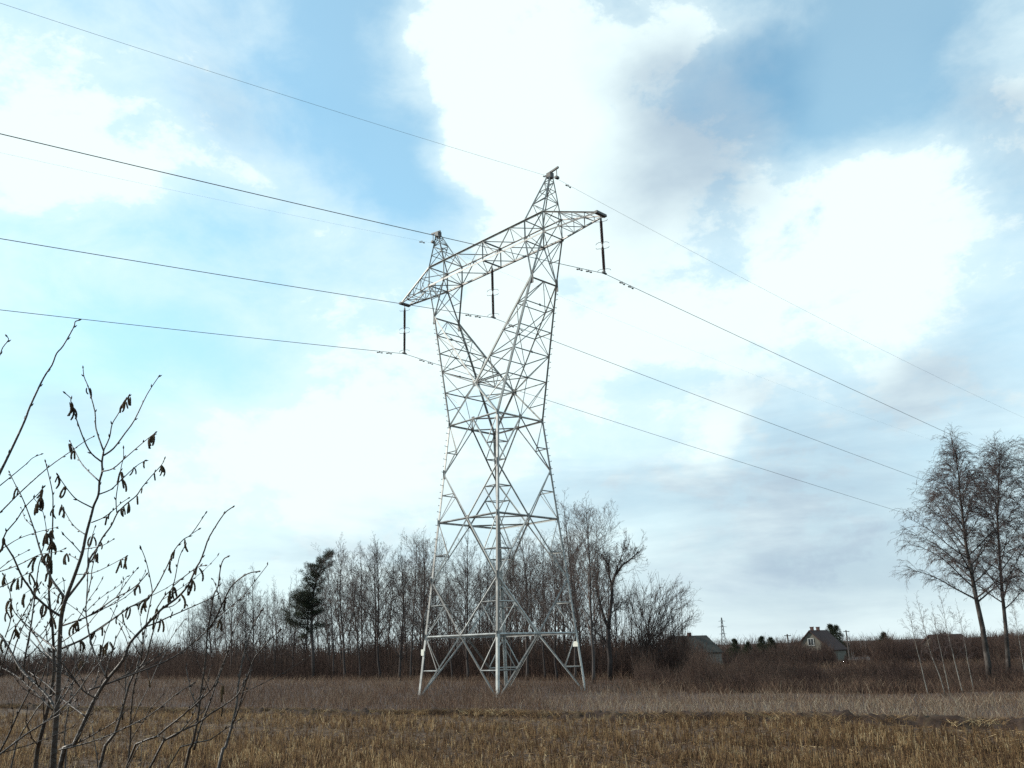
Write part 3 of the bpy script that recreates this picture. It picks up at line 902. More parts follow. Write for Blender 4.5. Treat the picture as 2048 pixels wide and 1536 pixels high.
def on_ground(px, Y, sink=0.1):
    d = ray(px, 1300); x = d.x * Y
    return Vector((x, Y, float(gz(x, Y)) - sink))


def plant_px(name, key, bx, Y, tx, ty, label, **k):
    return plant(name, key, on_ground(bx, Y), at(tx, ty, Y), label, **k)


gW = 'bare trees along the front of the wood'
FRONT = [  # base x, depth, top x, top y, variant, label
    (388, 112, 392, 1212, 'aspen1', 'small bare tree at the left end of the wood, behind the hazel shrub'),
    (425, 108, 428, 1182, 'aspen0', 'bare tree second from the left end of the wood'),
    (462, 104, 464, 1156, 'aspen2', 'bare tree third from the left end of the wood'),
    (508, 100, 507, 1142, 'aspen3', 'tallest bare tree well left of the pine'),
    (552, 95, 550, 1166, 'slim0', 'slim bare tree just left of the lowest pine boughs'),
    (590, 92, 588, 1150, 'slim1', 'slim bare tree standing right behind the left boughs of the pine'),
    (668, 84, 660, 1120, 'slim2', 'slim bare tree close to the right side of the pine trunk'),
    (693, 82, 684, 1084, 'aspen4', 'tall bare tree whose crown tops the tip of the pine'),
    (722, 80, 716, 1120, 'slim0', 'slim bare tree second to the right of the pine tip'),
    (762, 78, 748, 1084, 'aspen5', 'dark trunked bare tree midway between pine and pylon'),
    (800, 76, 797, 1096, 'aspen0', 'bare tree with crooked trunk left of the pylon'),
    (822, 75, 828, 1078, 'slim1', 'slim upright bare tree next left but one of the pylon'),
    (848, 74, 846, 1072, 'aspen2', 'bare tree rising beside the left leg of the pylon'),
    (905, 71, 898, 1110, 'slim2', 'slim bare tree behind the left panel of the pylon base'),
    (936, 70, 934, 1062, 'aspen3', 'bare tree with straight trunk behind the left half of the pylon'),
    (978, 69, 975, 1100, 'slim0', 'slim bare tree just left of the middle pylon leg'),
    (1022, 67, 1014, 1085, 'aspen1', 'bare tree just right of the middle pylon leg'),
    (1052, 66, 1040, 1056, 'aspen4', 'bare tree with leaning trunk in the right half of the pylon'),
    (1088, 64, 1080, 1080, 'slim1', 'slim wavy bare tree seen through the right panel of the pylon'),
    (1112, 62, 1105, 1096, 'aspen5', 'bare tree just left of the right pylon leg'),
    (1147, 60, 1136, 1005, 'slim2', 'bare tree with a spire top behind the right pylon leg'),
    (1184, 57, 1170, 1008, 'aspen2', 'tallest thick trunked bare tree right of the pylon'),
    (1262, 62, 1266, 1150, 'slim0', 'slim bare tree between the forked tree and the willow'),
]
for bx, Y, tx, ty, key, lab in FRONT:
    plant_px('bare_tree', key, bx, Y, tx, ty, lab, group=gW)
rt = random.Random(5)
for k in range(54):
    bx = 352 + k * 16.6 + rt.uniform(-9, 9)
    dep = np.interp(bx, [340, 380, 620, 900, 1250], [128, 116, 92, 80, 68]) + rt.uniform(3, 26)
    top = np.interp(bx, [350, 390, 470, 520, 600, 690, 860, 950, 1040, 1150, 1230, 1260], [1255, 1215, 1170, 1158, 1170, 1115, 1105, 1100, 1085, 1060, 1110, 1180]) + rt.uniform(-5, 50)
    plant_px('bare_tree', rt.choice(['slim0', 'slim1', 'slim2', 'aspen0', 'aspen1', 'aspen3', 'aspen5']), bx, dep, bx + rt.uniform(-10, 8), top,
             'slender bare tree deep in the wood, behind the front row', group='trees deep in the wood')


# forked tree and willow, each grown on its own
def build_forked():
    Y = 60.0; root = empty('forked_tree', on_ground(1219, Y))
    tag(root, 'bare forked tree with two diverging trunks between pylon and willow', 'tree')
    O = root.location

    def P(x, y, dy=0.0): return at(x, y, Y + dy) - O
    limbs = [([(1219, 1362), (1220, 1320), (1217, 1290), (1216, 1258)], 0.17, 0.14, 0),
             ([(1216, 1258), (1219, 1235), (1224, 1190), (1224, 1170), (1230, 1150), (1245, 1130), (1262, 1118), (1276, 1105)], 0.14, 0.03, 0.4),
             ([(1224, 1172), (1218, 1150), (1217, 1132), (1210, 1120), (1203, 1108)], 0.07, 0.03, -0.6),
             ([(1230, 1150), (1236, 1132), (1241, 1118), (1247, 1098)], 0.05, 0.02, 0.9),
             ([(1216, 1256), (1205, 1225), (1196, 1190), (1192, 1170), (1194, 1155), (1188, 1138)], 0.10, 0.035, -0.5),
             ([(1217, 1290), (1205, 1276), (1190, 1262), (1177, 1252)], 0.07, 0.03, 0.8),
             ([(1224, 1225), (1234, 1217), (1243, 1210)], 0.04, 0.02, 0.5)]
    vf = []; seg = []; rd = random.Random(77)
    for pts, ra, rb, dy in limbs:
        n = len(pts); q = [P(x, y, dy * i / (n - 1)) for i, (x, y) in enumerate(pts)]
        if ra > 0.15: q[0].z = -0.1
        rr = [ra + (rb - ra) * i / (n - 1) for i in range(n)]; vf.append(polytube(q, rr, 7))
        for i in range(max(0, n - 5) if ra < 0.15 else 2, n - 1):
            for b in range(6):
                f = rd.random(); p = q[i].lerp(q[i + 1], f); d = (q[i + 1] - q[i]).normalized()
                twigs(seg, rd, p, rot_dir(d, rd.uniform(0.3, 1.0), rd.uniform(0, 6.28)), rd.uniform(0.5, 1.3), 0.016, 3, 0.25, 0.0048)
    part('trunk', join(vf), M['bark'], root, True)
    link(bpy.data.objects.new('crown', seg_mesh('crown', seg, M['twig'])), root)


def twigs(seg, rd, p, d, L, r, lev, up, rmin, droop=0.0, kids=4):
    k = 3 if lev > 1 else 2; q = p; dd = d; pos = [p]; ds = [d]
    for j in range(k):
        g = up * 0.5 - droop * (0.4 + j)
        dd = (dd + Vector((rd.gauss(0, 0.14), rd.gauss(0, 0.14), rd.gauss(0, 0.08) + g))).normalized()
        q2 = q + dd * (L / k); seg.append((q, q2, max(rmin, r * (1 - j / k * 0.7)), max(rmin * 0.8, r * (1 - (j + 1) / k * 0.7)))); q = q2
        pos.append(q); ds.append(dd)
    if lev > 0:
        for b in range(kids + rd.randint(-1, 1)):
            i = rd.randint(0, k - 1); f = rd.random()
            twigs(seg, rd, pos[i].lerp(pos[i + 1], f), rot_dir(ds[i + 1], rd.uniform(0.4, 0.9), rd.uniform(0, 6.28)), L * rd.uniform(0.35, 0.6), r * 0.5, lev - 1, up, rmin, droop * 1.3, kids)


build_forked()


def build_willow():
    Y = 63.0; root = empty('willow_bush', on_ground(1290, Y)); O = root.location
    tag(root, 'wide many stemmed bare willow bush leaning right beside the far house', 'bush')
    rd = random.Random(41); vf = []; seg = []
    tips = [(1262, 1210), (1275, 1195), (1290, 1185), (1305, 1178), (1318, 1176), (1332, 1180), (1345, 1178), (1360, 1182), (1372, 1180), (1378, 1205), (1384, 1232), (1380, 1250), (1355, 1215), (1335, 1205), (1312, 1208), (1366, 1262), (1285, 1225), (1348, 1240)]
    for i, (tx, ty) in enumerate(tips):
        b = Vector((rd.uniform(-0.7, 0.8), rd.uniform(-0.8, 0.8), -0.1)); t = at(tx, ty, Y + rd.uniform(-1.6, 1.8)) - O
        c = b.lerp(t, 0.45) + Vector((-(t.x - b.x) * 0.20, 0, 0.5 + abs(t.x) * 0.12)); n = 8; q = []
        for j in range(n + 1):
            f = j / n; q.append(b * (1 - f) ** 2 + c * 2 * f * (1 - f) + t * f * f + Vector((rd.gauss(0, 0.03), rd.gauss(0, 0.03), 0)))
        r0 = rd.uniform(0.03, 0.06); vf.append(polytube(q, [r0 * (1 - 0.85 * j / n) for j in range(n + 1)], 6))
        for j in range(2, n):
            for b_ in range(3):
                p = q[j].lerp(q[j + 1], rd.random()); d = (q[j + 1] - q[j]).normalized()
                twigs(seg, rd, p, rot_dir(d, rd.uniform(0.25, 0.7), rd.uniform(0, 6.28)), rd.uniform(0.6, 1.3), 0.014, 2, 0.16, 0.0042, kids=5)
    part('stems', join(vf), M['bark'], root, True)
    link(bpy.data.objects.new('crown', seg_mesh('crown', seg, M['twig'])), root)


build_willow()


def build_birch(bx, by_depth, path, extent, seed, label, rbase, dens=1.0):
    Y = by_depth; root = empty('birch_tree', on_ground(bx, Y)); O = root.location
    tag(root, label, 'tree'); rd = random.Random(seed)
    q = [at(x, y, Y) - O for x, y in path]; q[0].z = -0.1
    n = len(q); rr = [rbase * (1 - 0.9 * (i / (n - 1)) ** 0.8) for i in range(n)]
    part('trunk', polytube(q, rr, 9), M['birch_bark'], root, True)
    H = q[-1].z; limbs = []; seg = []
    nb = int(44 * dens)
    for b in range(nb):
        f = 0.30 + 0.69 * (b + rd.random()) / nb; i = min(int(f * (n - 1)), n - 2); p = q[i].lerp(q[i + 1], f * (n - 1) - i)
        az = b * 2.4 + rd.uniform(-0.4, 0.4)
        wl_, wr_ = extent; side = math.cos(az); reach = (wr_ if side > 0 else wl_)
        prof = np.interp(f, [0.28, 0.36, 0.5, 0.7, 0.88, 1.0], [0.75, 1.0, 0.92, 0.62, 0.34, 0.14])
        L = reach * prof * rd.uniform(0.75, 1.0)
        a = np.interp(f, [0.3, 0.6, 1], [1.15, 0.8, 0.4]) * rd.uniform(0.85, 1.15)
        d = Vector((math.cos(az) * math.sin(a), math.sin(az) * math.sin(a) * 0.9, math.cos(a)))
        k = 6; pp = p; dd = d; pts = [p]
        for j in range(k):
            dd = (dd + Vector((rd.gauss(0, 0.07), rd.gauss(0, 0.07), 0.10 if j < 3 else -0.16))).normalized(); pp = pp + dd * (L / k); pts.append(pp)
        r = max(0.013, rr[i] * 0.42 * (0.6 + 0.4 * prof)); limbs.append(polytube(pts, [max(0.007, r * (1 - 0.88 * j / k)) for j in range(k + 1)], 5))
        for j in range(1, k):
            for c in range(max(1, int(round(4.8 * dens * min(1.0, L / 2.2))))):
                s = pts[j].lerp(pts[j + 1], rd.random()); dd = (pts[j + 1] - pts[j]).normalized()
                twigs(seg, rd, s, rot_dir(dd, rd.uniform(0.3, 0.9), rd.uniform(0, 6.28)), rd.uniform(0.45, 1.0), 0.010, 2, 0.12, 0.0040, droop=0.24, kids=4)
    part('limbs', join(limbs), M['bark'], root, True)
    link(bpy.data.objects.new('crown', seg_mesh('crown', seg, M['birch_twig'])), root)


build_birch(1981, 39.0, [(1981, 1372), (1975, 1320), (1965, 1255), (1952, 1195), (1942, 1140), (1932, 1090), (1926, 1040), (1921, 1000), (1917, 950), (1911, 900)], (3.7, 3.0), 15,
            'large bare birch with dark leaning trunk, the left one of the pair at right', 0.14, 1.0)
build_birch(2019, 41.0, [(2019, 1378), (2016, 1320), (2011, 1250), (2004, 1180), (1999, 1110), (1995, 1040), (1996, 990), (1998, 945), (2000, 900)], (2.6, 3.2), 16,
            'bare birch at the right picture edge, right of the leaning birch', 0.115, 1.0)
build_birch(2085, 43.0, [(2085, 1380), (2075, 1250), (2066, 1110), (2060, 1000), (2056, 900)], (2.4, 2.4), 17,
            'bare birch cut by the right picture edge, only its boughs in view', 0.13, 0.6)
SAPS = [(1843, 32.5, 1812, 1205, 'sap0', 'leftmost thin white stemmed birch sapling before the thicket at right'),
        (1877, 33.0, 1838, 1190, 'sap1', 'thin white birch sapling, second from the left of the birch saplings'),
        (1886, 33.5, 1862, 1215, 'sap2', 'thin white birch sapling, third from the left of the birch saplings'),
        (1912, 33.5, 1884, 1180, 'sap1', 'taller white birch sapling left of the leaning birch trunk'),
        (1934, 35.0, 1915, 1210, 'sap0', 'darker birch sapling closest to the leaning birch trunk'),
        (2040, 33.0, 2024, 1200, 'sap2', 'white birch sapling in the lower right corner of the trees')]
for bx, Y, tx, ty, key, lab in SAPS:
    plant_px('birch_sapling', key, bx, Y, tx, ty, lab, group='birch saplings at the right')


# pine and small conifers
def needle_clumps(cs, rs, n, rd, L=0.14, w=0.012):
    P0 = []; P1 = []; t = []
    for c, r in zip(cs, rs):
        tn = rd.uniform(0.1, 0.7)
        for _ in range(n):
            v = Vector((rd.gauss(0, 1), rd.gauss(0, 1), rd.gauss(0, 0.62))); v = v.normalized() * r * rd.random() ** 0.45
            p = c + v; d = (v.normalized() + Vector((rd.gauss(0, 0.5), rd.gauss(0, 0.5), 0.35 + rd.gauss(0, 0.4)))).normalized()
            P0.append(p); P1.append(p + d * L * rd.uniform(0.7, 1.4)); t.append(min(1, max(0, tn + rd.gauss(0, 0.15))))
    N = len(P0); V, Fq = tubes(P0, P1, np.full(N, w), np.full(N, w * 0.3), 3)
    return V, Fq, np.repeat(np.array(t), 6)


def build_pine():
    Y = 85.0; root = empty('pine_tree', on_ground(628, Y)); O = root.location
    tag(root, 'dark green pine leaning over the front of the wood left of the pylon', 'tree'); rd = random.Random(3)

    def P(x, y, dy=0.0): return at(x, y, Y + dy) - O
    tr = [(628, 1366), (626, 1310), (623, 1260), (624, 1215), (628, 1180), (636, 1150), (648, 1125), (658, 1106)]
    q = [P(*t) for t in tr]; q[0].z = -0.1
    part('trunk', polytube(q, [0.17, 0.15, 0.13, 0.11, 0.09, 0.07, 0.05, 0.02], 8), M['bark'], root, True)
    ends = [(572, 1226, 1240), (575, 1241, 1250), (588, 1212, 1228), (586, 1196, 1215), (595, 1202, 1218), (600, 1186, 1200), (592, 1190, 1205), (606, 1172, 1190), (612, 1160, 1178), (610, 1146, 1165), (618, 1140, 1158),
            (616, 1130, 1150), (628, 1132, 1148), (640, 1122, 1140), (646, 1116, 1130), (662, 1110, 1122), (664, 1106, 1116), (656, 1128, 1140), (650, 1140, 1155), (645, 1160, 1176), (640, 1178, 1195), (638, 1200, 1216), (634, 1150, 1166), (622, 1166, 1180), (614, 1186, 1204), (606, 1210, 1222), (640, 1222, 1232), (600, 1228, 1238), (588, 1250, 1256), (612, 1262, 1266), (645, 1252, 1256), (594, 1272, 1272)]
    vf = []; cs = []; rs = []
    for ex, ey, sy in ends:
        for dy in ((-1.3, -0.5, 0.3, 1.0, 1.6) if 1180 < ey < 1245 else (-1.1, 0.2, 1.2)):
            e = P(ex + rd.uniform(-6, 6), ey + rd.uniform(-4, 4), dy * rd.uniform(0.6, 1.3)); f = np.interp(sy, [1106, 1125, 1150, 1180, 1215, 1260, 1310], [7, 6, 5, 4, 3, 2, 1]); i = min(int(f), 6)
            s = q[i].lerp(q[min(i + 1, 7)], f - i); m = s.lerp(e, 0.5) + Vector((0, 0, -0.12))
            vf.append(polytube([s, m, e], [0.03, 0.02, 0.01], 5))
            sparse = ey > 1255
            for f2 in ((0.5, 0.75, 1.0) if sparse else (0.3, 0.5, 0.7, 0.86, 1.0)):
                cs.append(s.lerp(e, f2) + Vector((rd.gauss(0, 0.2), rd.gauss(0, 0.25), 0.06 + rd.gauss(0, 0.07)))); rs.append(rd.uniform(0.17, 0.32) * (0.75 if ey < 1150 else 1) * (0.7 if sparse else 1))
    part('boughs', join(vf), M['bark'], root, True)
    V, Fq, t = needle_clumps(cs, rs, 40, rd, 0.17, 0.012)
    link(bpy.data.objects.new('needles', fast_mesh('needles', V, Fq, M['needles'], t)), root)


build_pine()


def conifer_mesh(seed):
    rd = random.Random(seed); cs = []; rs = []
    for k in range(170):
        f = rd.random() ** 1.1; a = rd.uniform(0, 6.28); r = (1 - f) ** 0.9 * 2.1 * rd.uniform(0.3, 1.0) + 0.05
        cs.append(Vector((math.cos(a) * r, math.sin(a) * r, 0.15 + f * 3.75))); rs.append(0.42 * (1 - 0.55 * f))
    V, Fq, t = needle_clumps(cs, rs, 30, rd, 0.2, 0.016)
    tv, tf = polytube([(0, 0, -0.1), (0.03, 0, 2), (0, 0.02, 4.0)], [0.1, 0.06, 0.015], 6)
    return mesh('trunk', tv, tf, M['bark'], True), fast_mesh('needles', V, Fq, M['needles'], t)


VAR['con0'] = conifer_mesh(1); VAR['con1'] = conifer_mesh(2)


def conifer(px, Y, top, key, label):
    b = on_ground(px, Y); o = plant('small_conifer', key, b, at(px, top, Y), label, group='small evergreens by the houses', H=4.0)
    o.children[1].name = 'crown'
    return o


conifer(1468, 95, 1278, 'con0', 'small dark evergreen below the distant mast')
conifer(1495, 100, 1285, 'con1', 'low dark evergreen between the mast and the taller evergreen clump')
conifer(1523, 96, 1273, 'con0', 'dark evergreen, left one of the tallest evergreen pair by the houses')
conifer(1541, 99, 1276, 'con1', 'dark evergreen, right one of the tallest evergreen pair by the houses')
conifer(1592, 130, 1284, 'con0', 'small dark evergreen touching the left eave of the gabled house')
conifer(1767, 110, 1266, 'con1', 'small pointed evergreen on the skyline right of the gabled house')
conifer(1660, 230, 1249, 'con0', 'tall evergreen rising behind the chimneys of the gabled house')
conifer(1672, 235, 1252, 'con1', 'evergreen behind the right slope of the gabled house roof')


# ------------------------------------------------------------------ thickets (uncountable brush)
def thicket(name, x, y, h, r, label, cat='brush', tmean=0.45, lean=0.10, twign=3):
    n = len(x); z = gz(x, y) - 0.05; B = np.stack([x, y, z], 1)
    d = np.stack([rng.normal(0, lean, n), rng.normal(0, lean, n), np.ones(n)], 1)
    mid = B + d * (h * 0.5)[:, None]; d2 = d + np.stack([rng.normal(0, lean, n), rng.normal(0, lean, n), np.zeros(n)], 1)
    top = mid + d2 * (h * 0.5)[:, None]
    P0 = [B, mid]; P1 = [mid, top]; R0 = [r, r * 0.75]; R1 = [r * 0.75, r * 0.3]; t = np.clip(rng.normal(0, 0.22, n) + tmean, 0, 1); T_ = [t, t]
    for k in range(twign):
        f = rng.uniform(0.25, 0.95, n)[:, None]; s = np.where(f < 0.5, B + (mid - B) * f * 2, mid + (top - mid) * (f - 0.5) * 2)
        a = rng.uniform(0, 2 * np.pi, n); L = h * rng.uniform(0.15, 0.38, n)
        e = s + np.stack([np.cos(a) * L * 0.55, np.sin(a) * L * 0.55, L * 0.9], 1)
        P0.append(s); P1.append(e); R0.append(r * 0.55); R1.append(r * 0.25); T_.append(t)
    V, Fq = tubes(np.concatenate(P0), np.concatenate(P1), np.concatenate(R0), np.concatenate(R1), 3)
    return tag(link(bpy.data.objects.new(name, fast_mesh(name, V, Fq, M['brush'], np.repeat(np.concatenate(T_), 6)))), label, cat, kind='stuff')


def px_scatter(n, x0, x1, dfun, depth):
    px = rng.uniform(x0, x1, n); y = dfun(px) + depth * rng.random(n) ** 1.2
    return (px - 1024) / F_PX * y / math.cos(R(PITCH)) * 1.0, y, px


def wood_edge(px): return np.interp(px, [300, 380, 620, 900, 1250, 1320], [118, 108, 86, 72, 60, 60])


x, y, px = px_scatter(15000, 330, 1330, wood_edge, 22)
hh = (0.6 + 1.6 * vnoise(px * 0.035, y * 0.3, 31) ** 1.8 + 2.6 * vnoise(px * 0.017, y * 0.06, 36) ** 1.6) * rng.uniform(0.4, 1.3, len(x))
hh = np.where(rng.random(len(x)) < 0.035, rng.uniform(3.5, 7.0, len(x)), hh)
thicket('undergrowth', x, y, hh, rng.uniform(0.008, 0.019, len(x)) + 0.004 * np.maximum(0, hh - 3), 'dark brown undergrowth between the trunks of the wood', 'undergrowth', 0.05 + 0.75 * vnoise(px * 0.02, y * 0.12, 61) ** 1.3)

# low brush belt at the right, in front of the houses
x, y, px = px_scatter(15000, 1230, 2080, lambda p: np.interp(p, [1230, 1400, 1600, 2060], [50, 40, 36, 33]), 17)
clump = 0.5 * vnoise(px * 0.045, y * 0.45, 33) + 0.5 * vnoise(px * 0.02, y * 0.1, 37)
hh = (0.3 + 1.7 * clump ** 1.5) * rng.uniform(0.5, 1.2, len(x)) * np.interp(px, [1230, 1420, 1600, 1800, 2060], [1.25, 1.1, 0.8, 0.9, 0.95]) * (0.4 + 0.6 * sstep(0, 7, y - np.interp(px, [1230, 1400, 1600, 2060], [50, 40, 36, 33])))
thicket('brush_belt', x, y, hh, rng.uniform(0.006, 0.013, len(x)), 'low dark brown brush belt behind the pale grass strip at right', 'brush', 0.15 + 0.75 * vnoise(px * 0.022, y * 0.2, 62))

# taller hedge farther off, left and right of the gabled house
x, y, px = px_scatter(11000, 1395, 2090, lambda p: 80 + 0 * p, 55)
top = np.interp(px, [1395, 1440, 1460, 1540, 1590, 1604, 1662, 1670, 1740, 1800, 2090], [1306, 1304, 1296, 1292, 1302, 1332, 1330, 1294, 1290, 1284, 1274])
ztop = np.array([CAM_H + ray(p, t_).z * yy for p, t_, yy in zip(px, top + rng.normal(4, 6, len(px)) - 22 * (vnoise(px * 0.06, px * 0, 51) - 0.4) - 12 * (vnoise(px * 0.17, px * 0 + 3, 52) - 0.5), y)])
hh = np.clip(ztop - gz(x, y), 0.4, 5)
thicket('hedge', x, y, hh, rng.uniform(0.014, 0.03, len(x)), 'dark brown hedge of shrubs round the far houses at right', 'hedge', 0.1 + 0.7 * vnoise(px * 0.03, y * 0.05, 63))
x, y, px = px_scatter(1500, 1664, 1712, lambda p: 120 + 0 * p, 30)
ztop = np.array([CAM_H + ray(p, 1290 + abs(p - 1680) * 0.25 + j).z * yy for p, j, yy in zip(px, rng.normal(6, 7, len(px)), y)])
thicket('bare_bush', x, y, np.clip(ztop - gz(x, y), 0.5, 6), rng.uniform(0.016, 0.03, len(x)), 'dark bare bushes hiding the right wall of the gabled house', 'bushes', 0.35)
# far wood along the left horizon
x, y, px = px_scatter(15000, -80, 1360, lambda p: 170 + 0 * p, 70)
hh = (2.6 + 4.2 * vnoise(px * 0.02, y * 0.04, 35)) * rng.uniform(0.4, 1.1, len(x))
thicket('distant_wood', x, y, hh, rng.uniform(0.03, 0.06, len(x)), 'distant dark wood along the left horizon and behind the near trees', 'wood', 0.55)
# twiggy skyline behind the houses
x, y, px = px_scatter(5000, 1280, 2090, lambda p: 240 + 0 * p, 60)
ztop = np.array([CAM_H + ray(p, t_).z * yy for p, t_, yy in zip(px, 1284 - (px - 1380) * 0.02 + rng.uniform(-6, 22, len(px)), y)])
thicket('distant_wood', x, y, np.clip(ztop - gz(x, y), 0.5, 12), rng.uniform(0.04, 0.07, len(x)), 'distant bare scrub on the skyline behind the two far houses', 'wood', 0.55)


# ------------------------------------------------------------------ far houses, poles, mast
def build_gable_house():
    Y = 200.0; p = at(1624, 1300, Y); rz = R(-32)
    h = empty('gabled_house', (p.x, Y, -2.6), R(-40)); tag(h, 'grey rendered house with steep dark red gable roof and one attic window', 'house')
    w, L, he, hr = 3.9, 9.0, 3.05, 6.85       # half width, length, eave, ridge above base
    V = [(-w, 0, -0.3), (w, 0, -0.3), (w, L, -0.3), (-w, L, -0.3), (-w, 0, he), (w, 0, he), (w, L, he), (-w, L, he), (0, 0, hr - 0.15), (0, L, hr - 0.15)]
    part('wall', (V, [(0, 1, 5, 8, 4), (1, 2, 6, 5), (2, 3, 7, 9, 6), (3, 0, 4, 7)]), M['plaster'], h)
    roof = None
    for s in (-1, 1):
        a = Vector((0, 0, hr)); e = Vector((s * (w + 0.45), 0, he - 0.45)); n = Vector((s * 0.12, 0, 0.12))
        V = [a + Vector((0, -0.4, 0)), e + Vector((0, -0.4, 0)), e + Vector((0, L + 0.4, 0)), a + Vector((0, L + 0.4, 0))]; V = V + [v - n for v in V]
        o = part('roof_slope', (V, [(0, 1, 2, 3), (7, 6, 5, 4), (0, 4, 5, 1), (1, 5, 6, 2), (2, 6, 7, 3), (3, 7, 4, 0)]), M['roof_red'], h); roof = roof or o
    for yy in (1.3, 4.6): part('chimney', join([box_vf((0, yy, hr + 0.1), 0.6, 0.6, 1.1), box_vf((0, yy, hr + 0.62), 0.72, 0.72, 0.14)]), M['brick'], roof)
    wz = 4.35; fr = part('window', join([box_vf((-0.62, -0.03, wz), 0.14, 0.16, 1.5), box_vf((0.62, -0.03, wz), 0.14, 0.16, 1.5), box_vf((0, -0.035, wz + 0.72), 1.4, 0.15, 0.14), box_vf((0, -0.035, wz - 0.72), 1.5, 0.2, 0.14), box_vf((0, -0.02, wz), 0.08, 0.1, 1.4)]), M['frame'], h)
    part('pane', box_vf((0, -0.008, wz), 1.12, 0.012, 1.3), M['pane'], fr)
    fr = part('window', join([box_vf((1.3, -0.03, 1.8), 0.1, 0.14, 1.2), box_vf((2.3, -0.03, 1.8), 0.1, 0.14, 1.2), box_vf((1.8, -0.035, 2.36), 1.1, 0.13, 0.1), box_vf((1.8, -0.035, 1.24), 1.2, 0.18, 0.1)]), M['frame'], h)
    part('pane', box_vf((1.8, -0.008, 1.8), 0.9, 0.012, 1.02), M['pane'], fr)


def build_long_house():
    Y = 190.0; p = at(1380, 1300, Y); h = empty('low_house', (p.x, Y, -2.6), R(16)); tag(h, 'long grey roofed house with a flat fronted wing beside the willow bush', 'house')
    hl, d, he, hr = 4.9, 4.0, 3.3, 6.35
    V = [(-hl, -d, -0.3), (hl, -d, -0.3), (hl, d, -0.3), (-hl, d, -0.3), (-hl, -d, he), (hl, -d, he), (hl, d, he), (-hl, d, he), (-hl + 0.4, 0, hr - 0.2), (hl - 0.8, 0, hr - 0.2)]
    part('wall', (V, [(0, 1, 5, 4), (1, 2, 6, 9, 5), (2, 3, 7, 6), (3, 0, 4, 8, 7)]), M['pale_wall'], h)
    roof = None
    for s in (-1, 1):
        V = [Vector((-hl + 0.2, 0, hr)), Vector((hl - 0.9, 0, hr)), Vector((hl + 0.3, s * (d + 0.4), he - 0.3)), Vector((-hl - 0.4, s * (d + 0.4), he - 0.3))]; V += [v - Vector((0, 0, 0.16)) for v in V]
        o = part('roof_slope', (V, [(0, 1, 2, 3), (7, 6, 5, 4), (0, 4, 5, 1), (1, 5, 6, 2), (2, 6, 7, 3), (3, 7, 4, 0)]), M['roof_grey'], h); roof = roof or o
    part('chimney', box_vf((0.1, 0, hr + 0.2), 0.7, 0.6, 0.8), M['brick'], roof)
    part('wing_wall', box_vf((-3.6, -d - 1.6, 0.9), 6.2, 3.0, 2.4), M['pale_wall'], h)
    part('wing_roof', box_vf((-3.6, -d - 1.75, 2.62), 6.8, 3.7, 1.0), M['roof_grey'], h)
    for xx in (-5.2, -2.6):
        fr = part('window', join([box_vf((xx, -d - 3.12, 1.75), 1.3, 0.1, 0.1), box_vf((xx, -d - 3.12, 0.65), 1.3, 0.1, 0.1), box_vf((xx - 0.6, -d - 3.13, 1.2), 0.1, 0.1, 1.0), box_vf((xx + 0.6, -d - 3.13, 1.2), 0.1, 0.1, 1.0)]), M['frame'], h)
        part('pane', box_vf((xx, -d - 3.108, 1.2), 1.08, 0.012, 0.98), M['pane'], fr)


def build_barn():
    Y = 140.0; p = at(1892, 1285, Y); h = empty('barn', (p.x, Y, -2.2), R(8)); tag(h, 'barn with low dark roof half hidden behind the birch saplings', 'barn')
    hl, d, he, hr = 2.9, 3.0, 2.5, 4.55
    V = [(-hl, -d, -0.3), (hl, -d, -0.3), (hl, d, -0.3), (-hl, d, -0.3), (-hl, -d, he), (hl, -d, he), (hl, d, he), (-hl, d, he), (-hl + 0.5, 0, hr - 0.2), (hl - 0.5, 0, hr - 0.2)]
    part('wall', (V, [(0, 1, 5, 4), (1, 2, 6, 9, 5), (2, 3, 7, 6), (3, 0, 4, 8, 7)]), M['plaster'], h)
    for s in (-1, 1):
        V = [Vector((-hl + 0.2, 0, hr)), Vector((hl - 0.2, 0, hr)), Vector((hl + 0.5, s * (d + 0.4), he - 0.3)), Vector((-hl - 0.5, s * (d + 0.4), he - 0.3))]; V += [v - Vector((0, 0, 0.16)) for v in V]
        part('roof_slope', (V, [(0, 1, 2, 3), (7, 6, 5, 4), (0, 4, 5, 1), (1, 5, 6, 2), (2, 6, 7, 3), (3, 7, 4, 0)]), M['roof_red'], h)
    part('door', box_vf((0.4, -d - 0.03, 1.0), 1.8, 0.06, 2.0), M['wood'], h)


build_gable_house(); build_long_house(); build_barn()


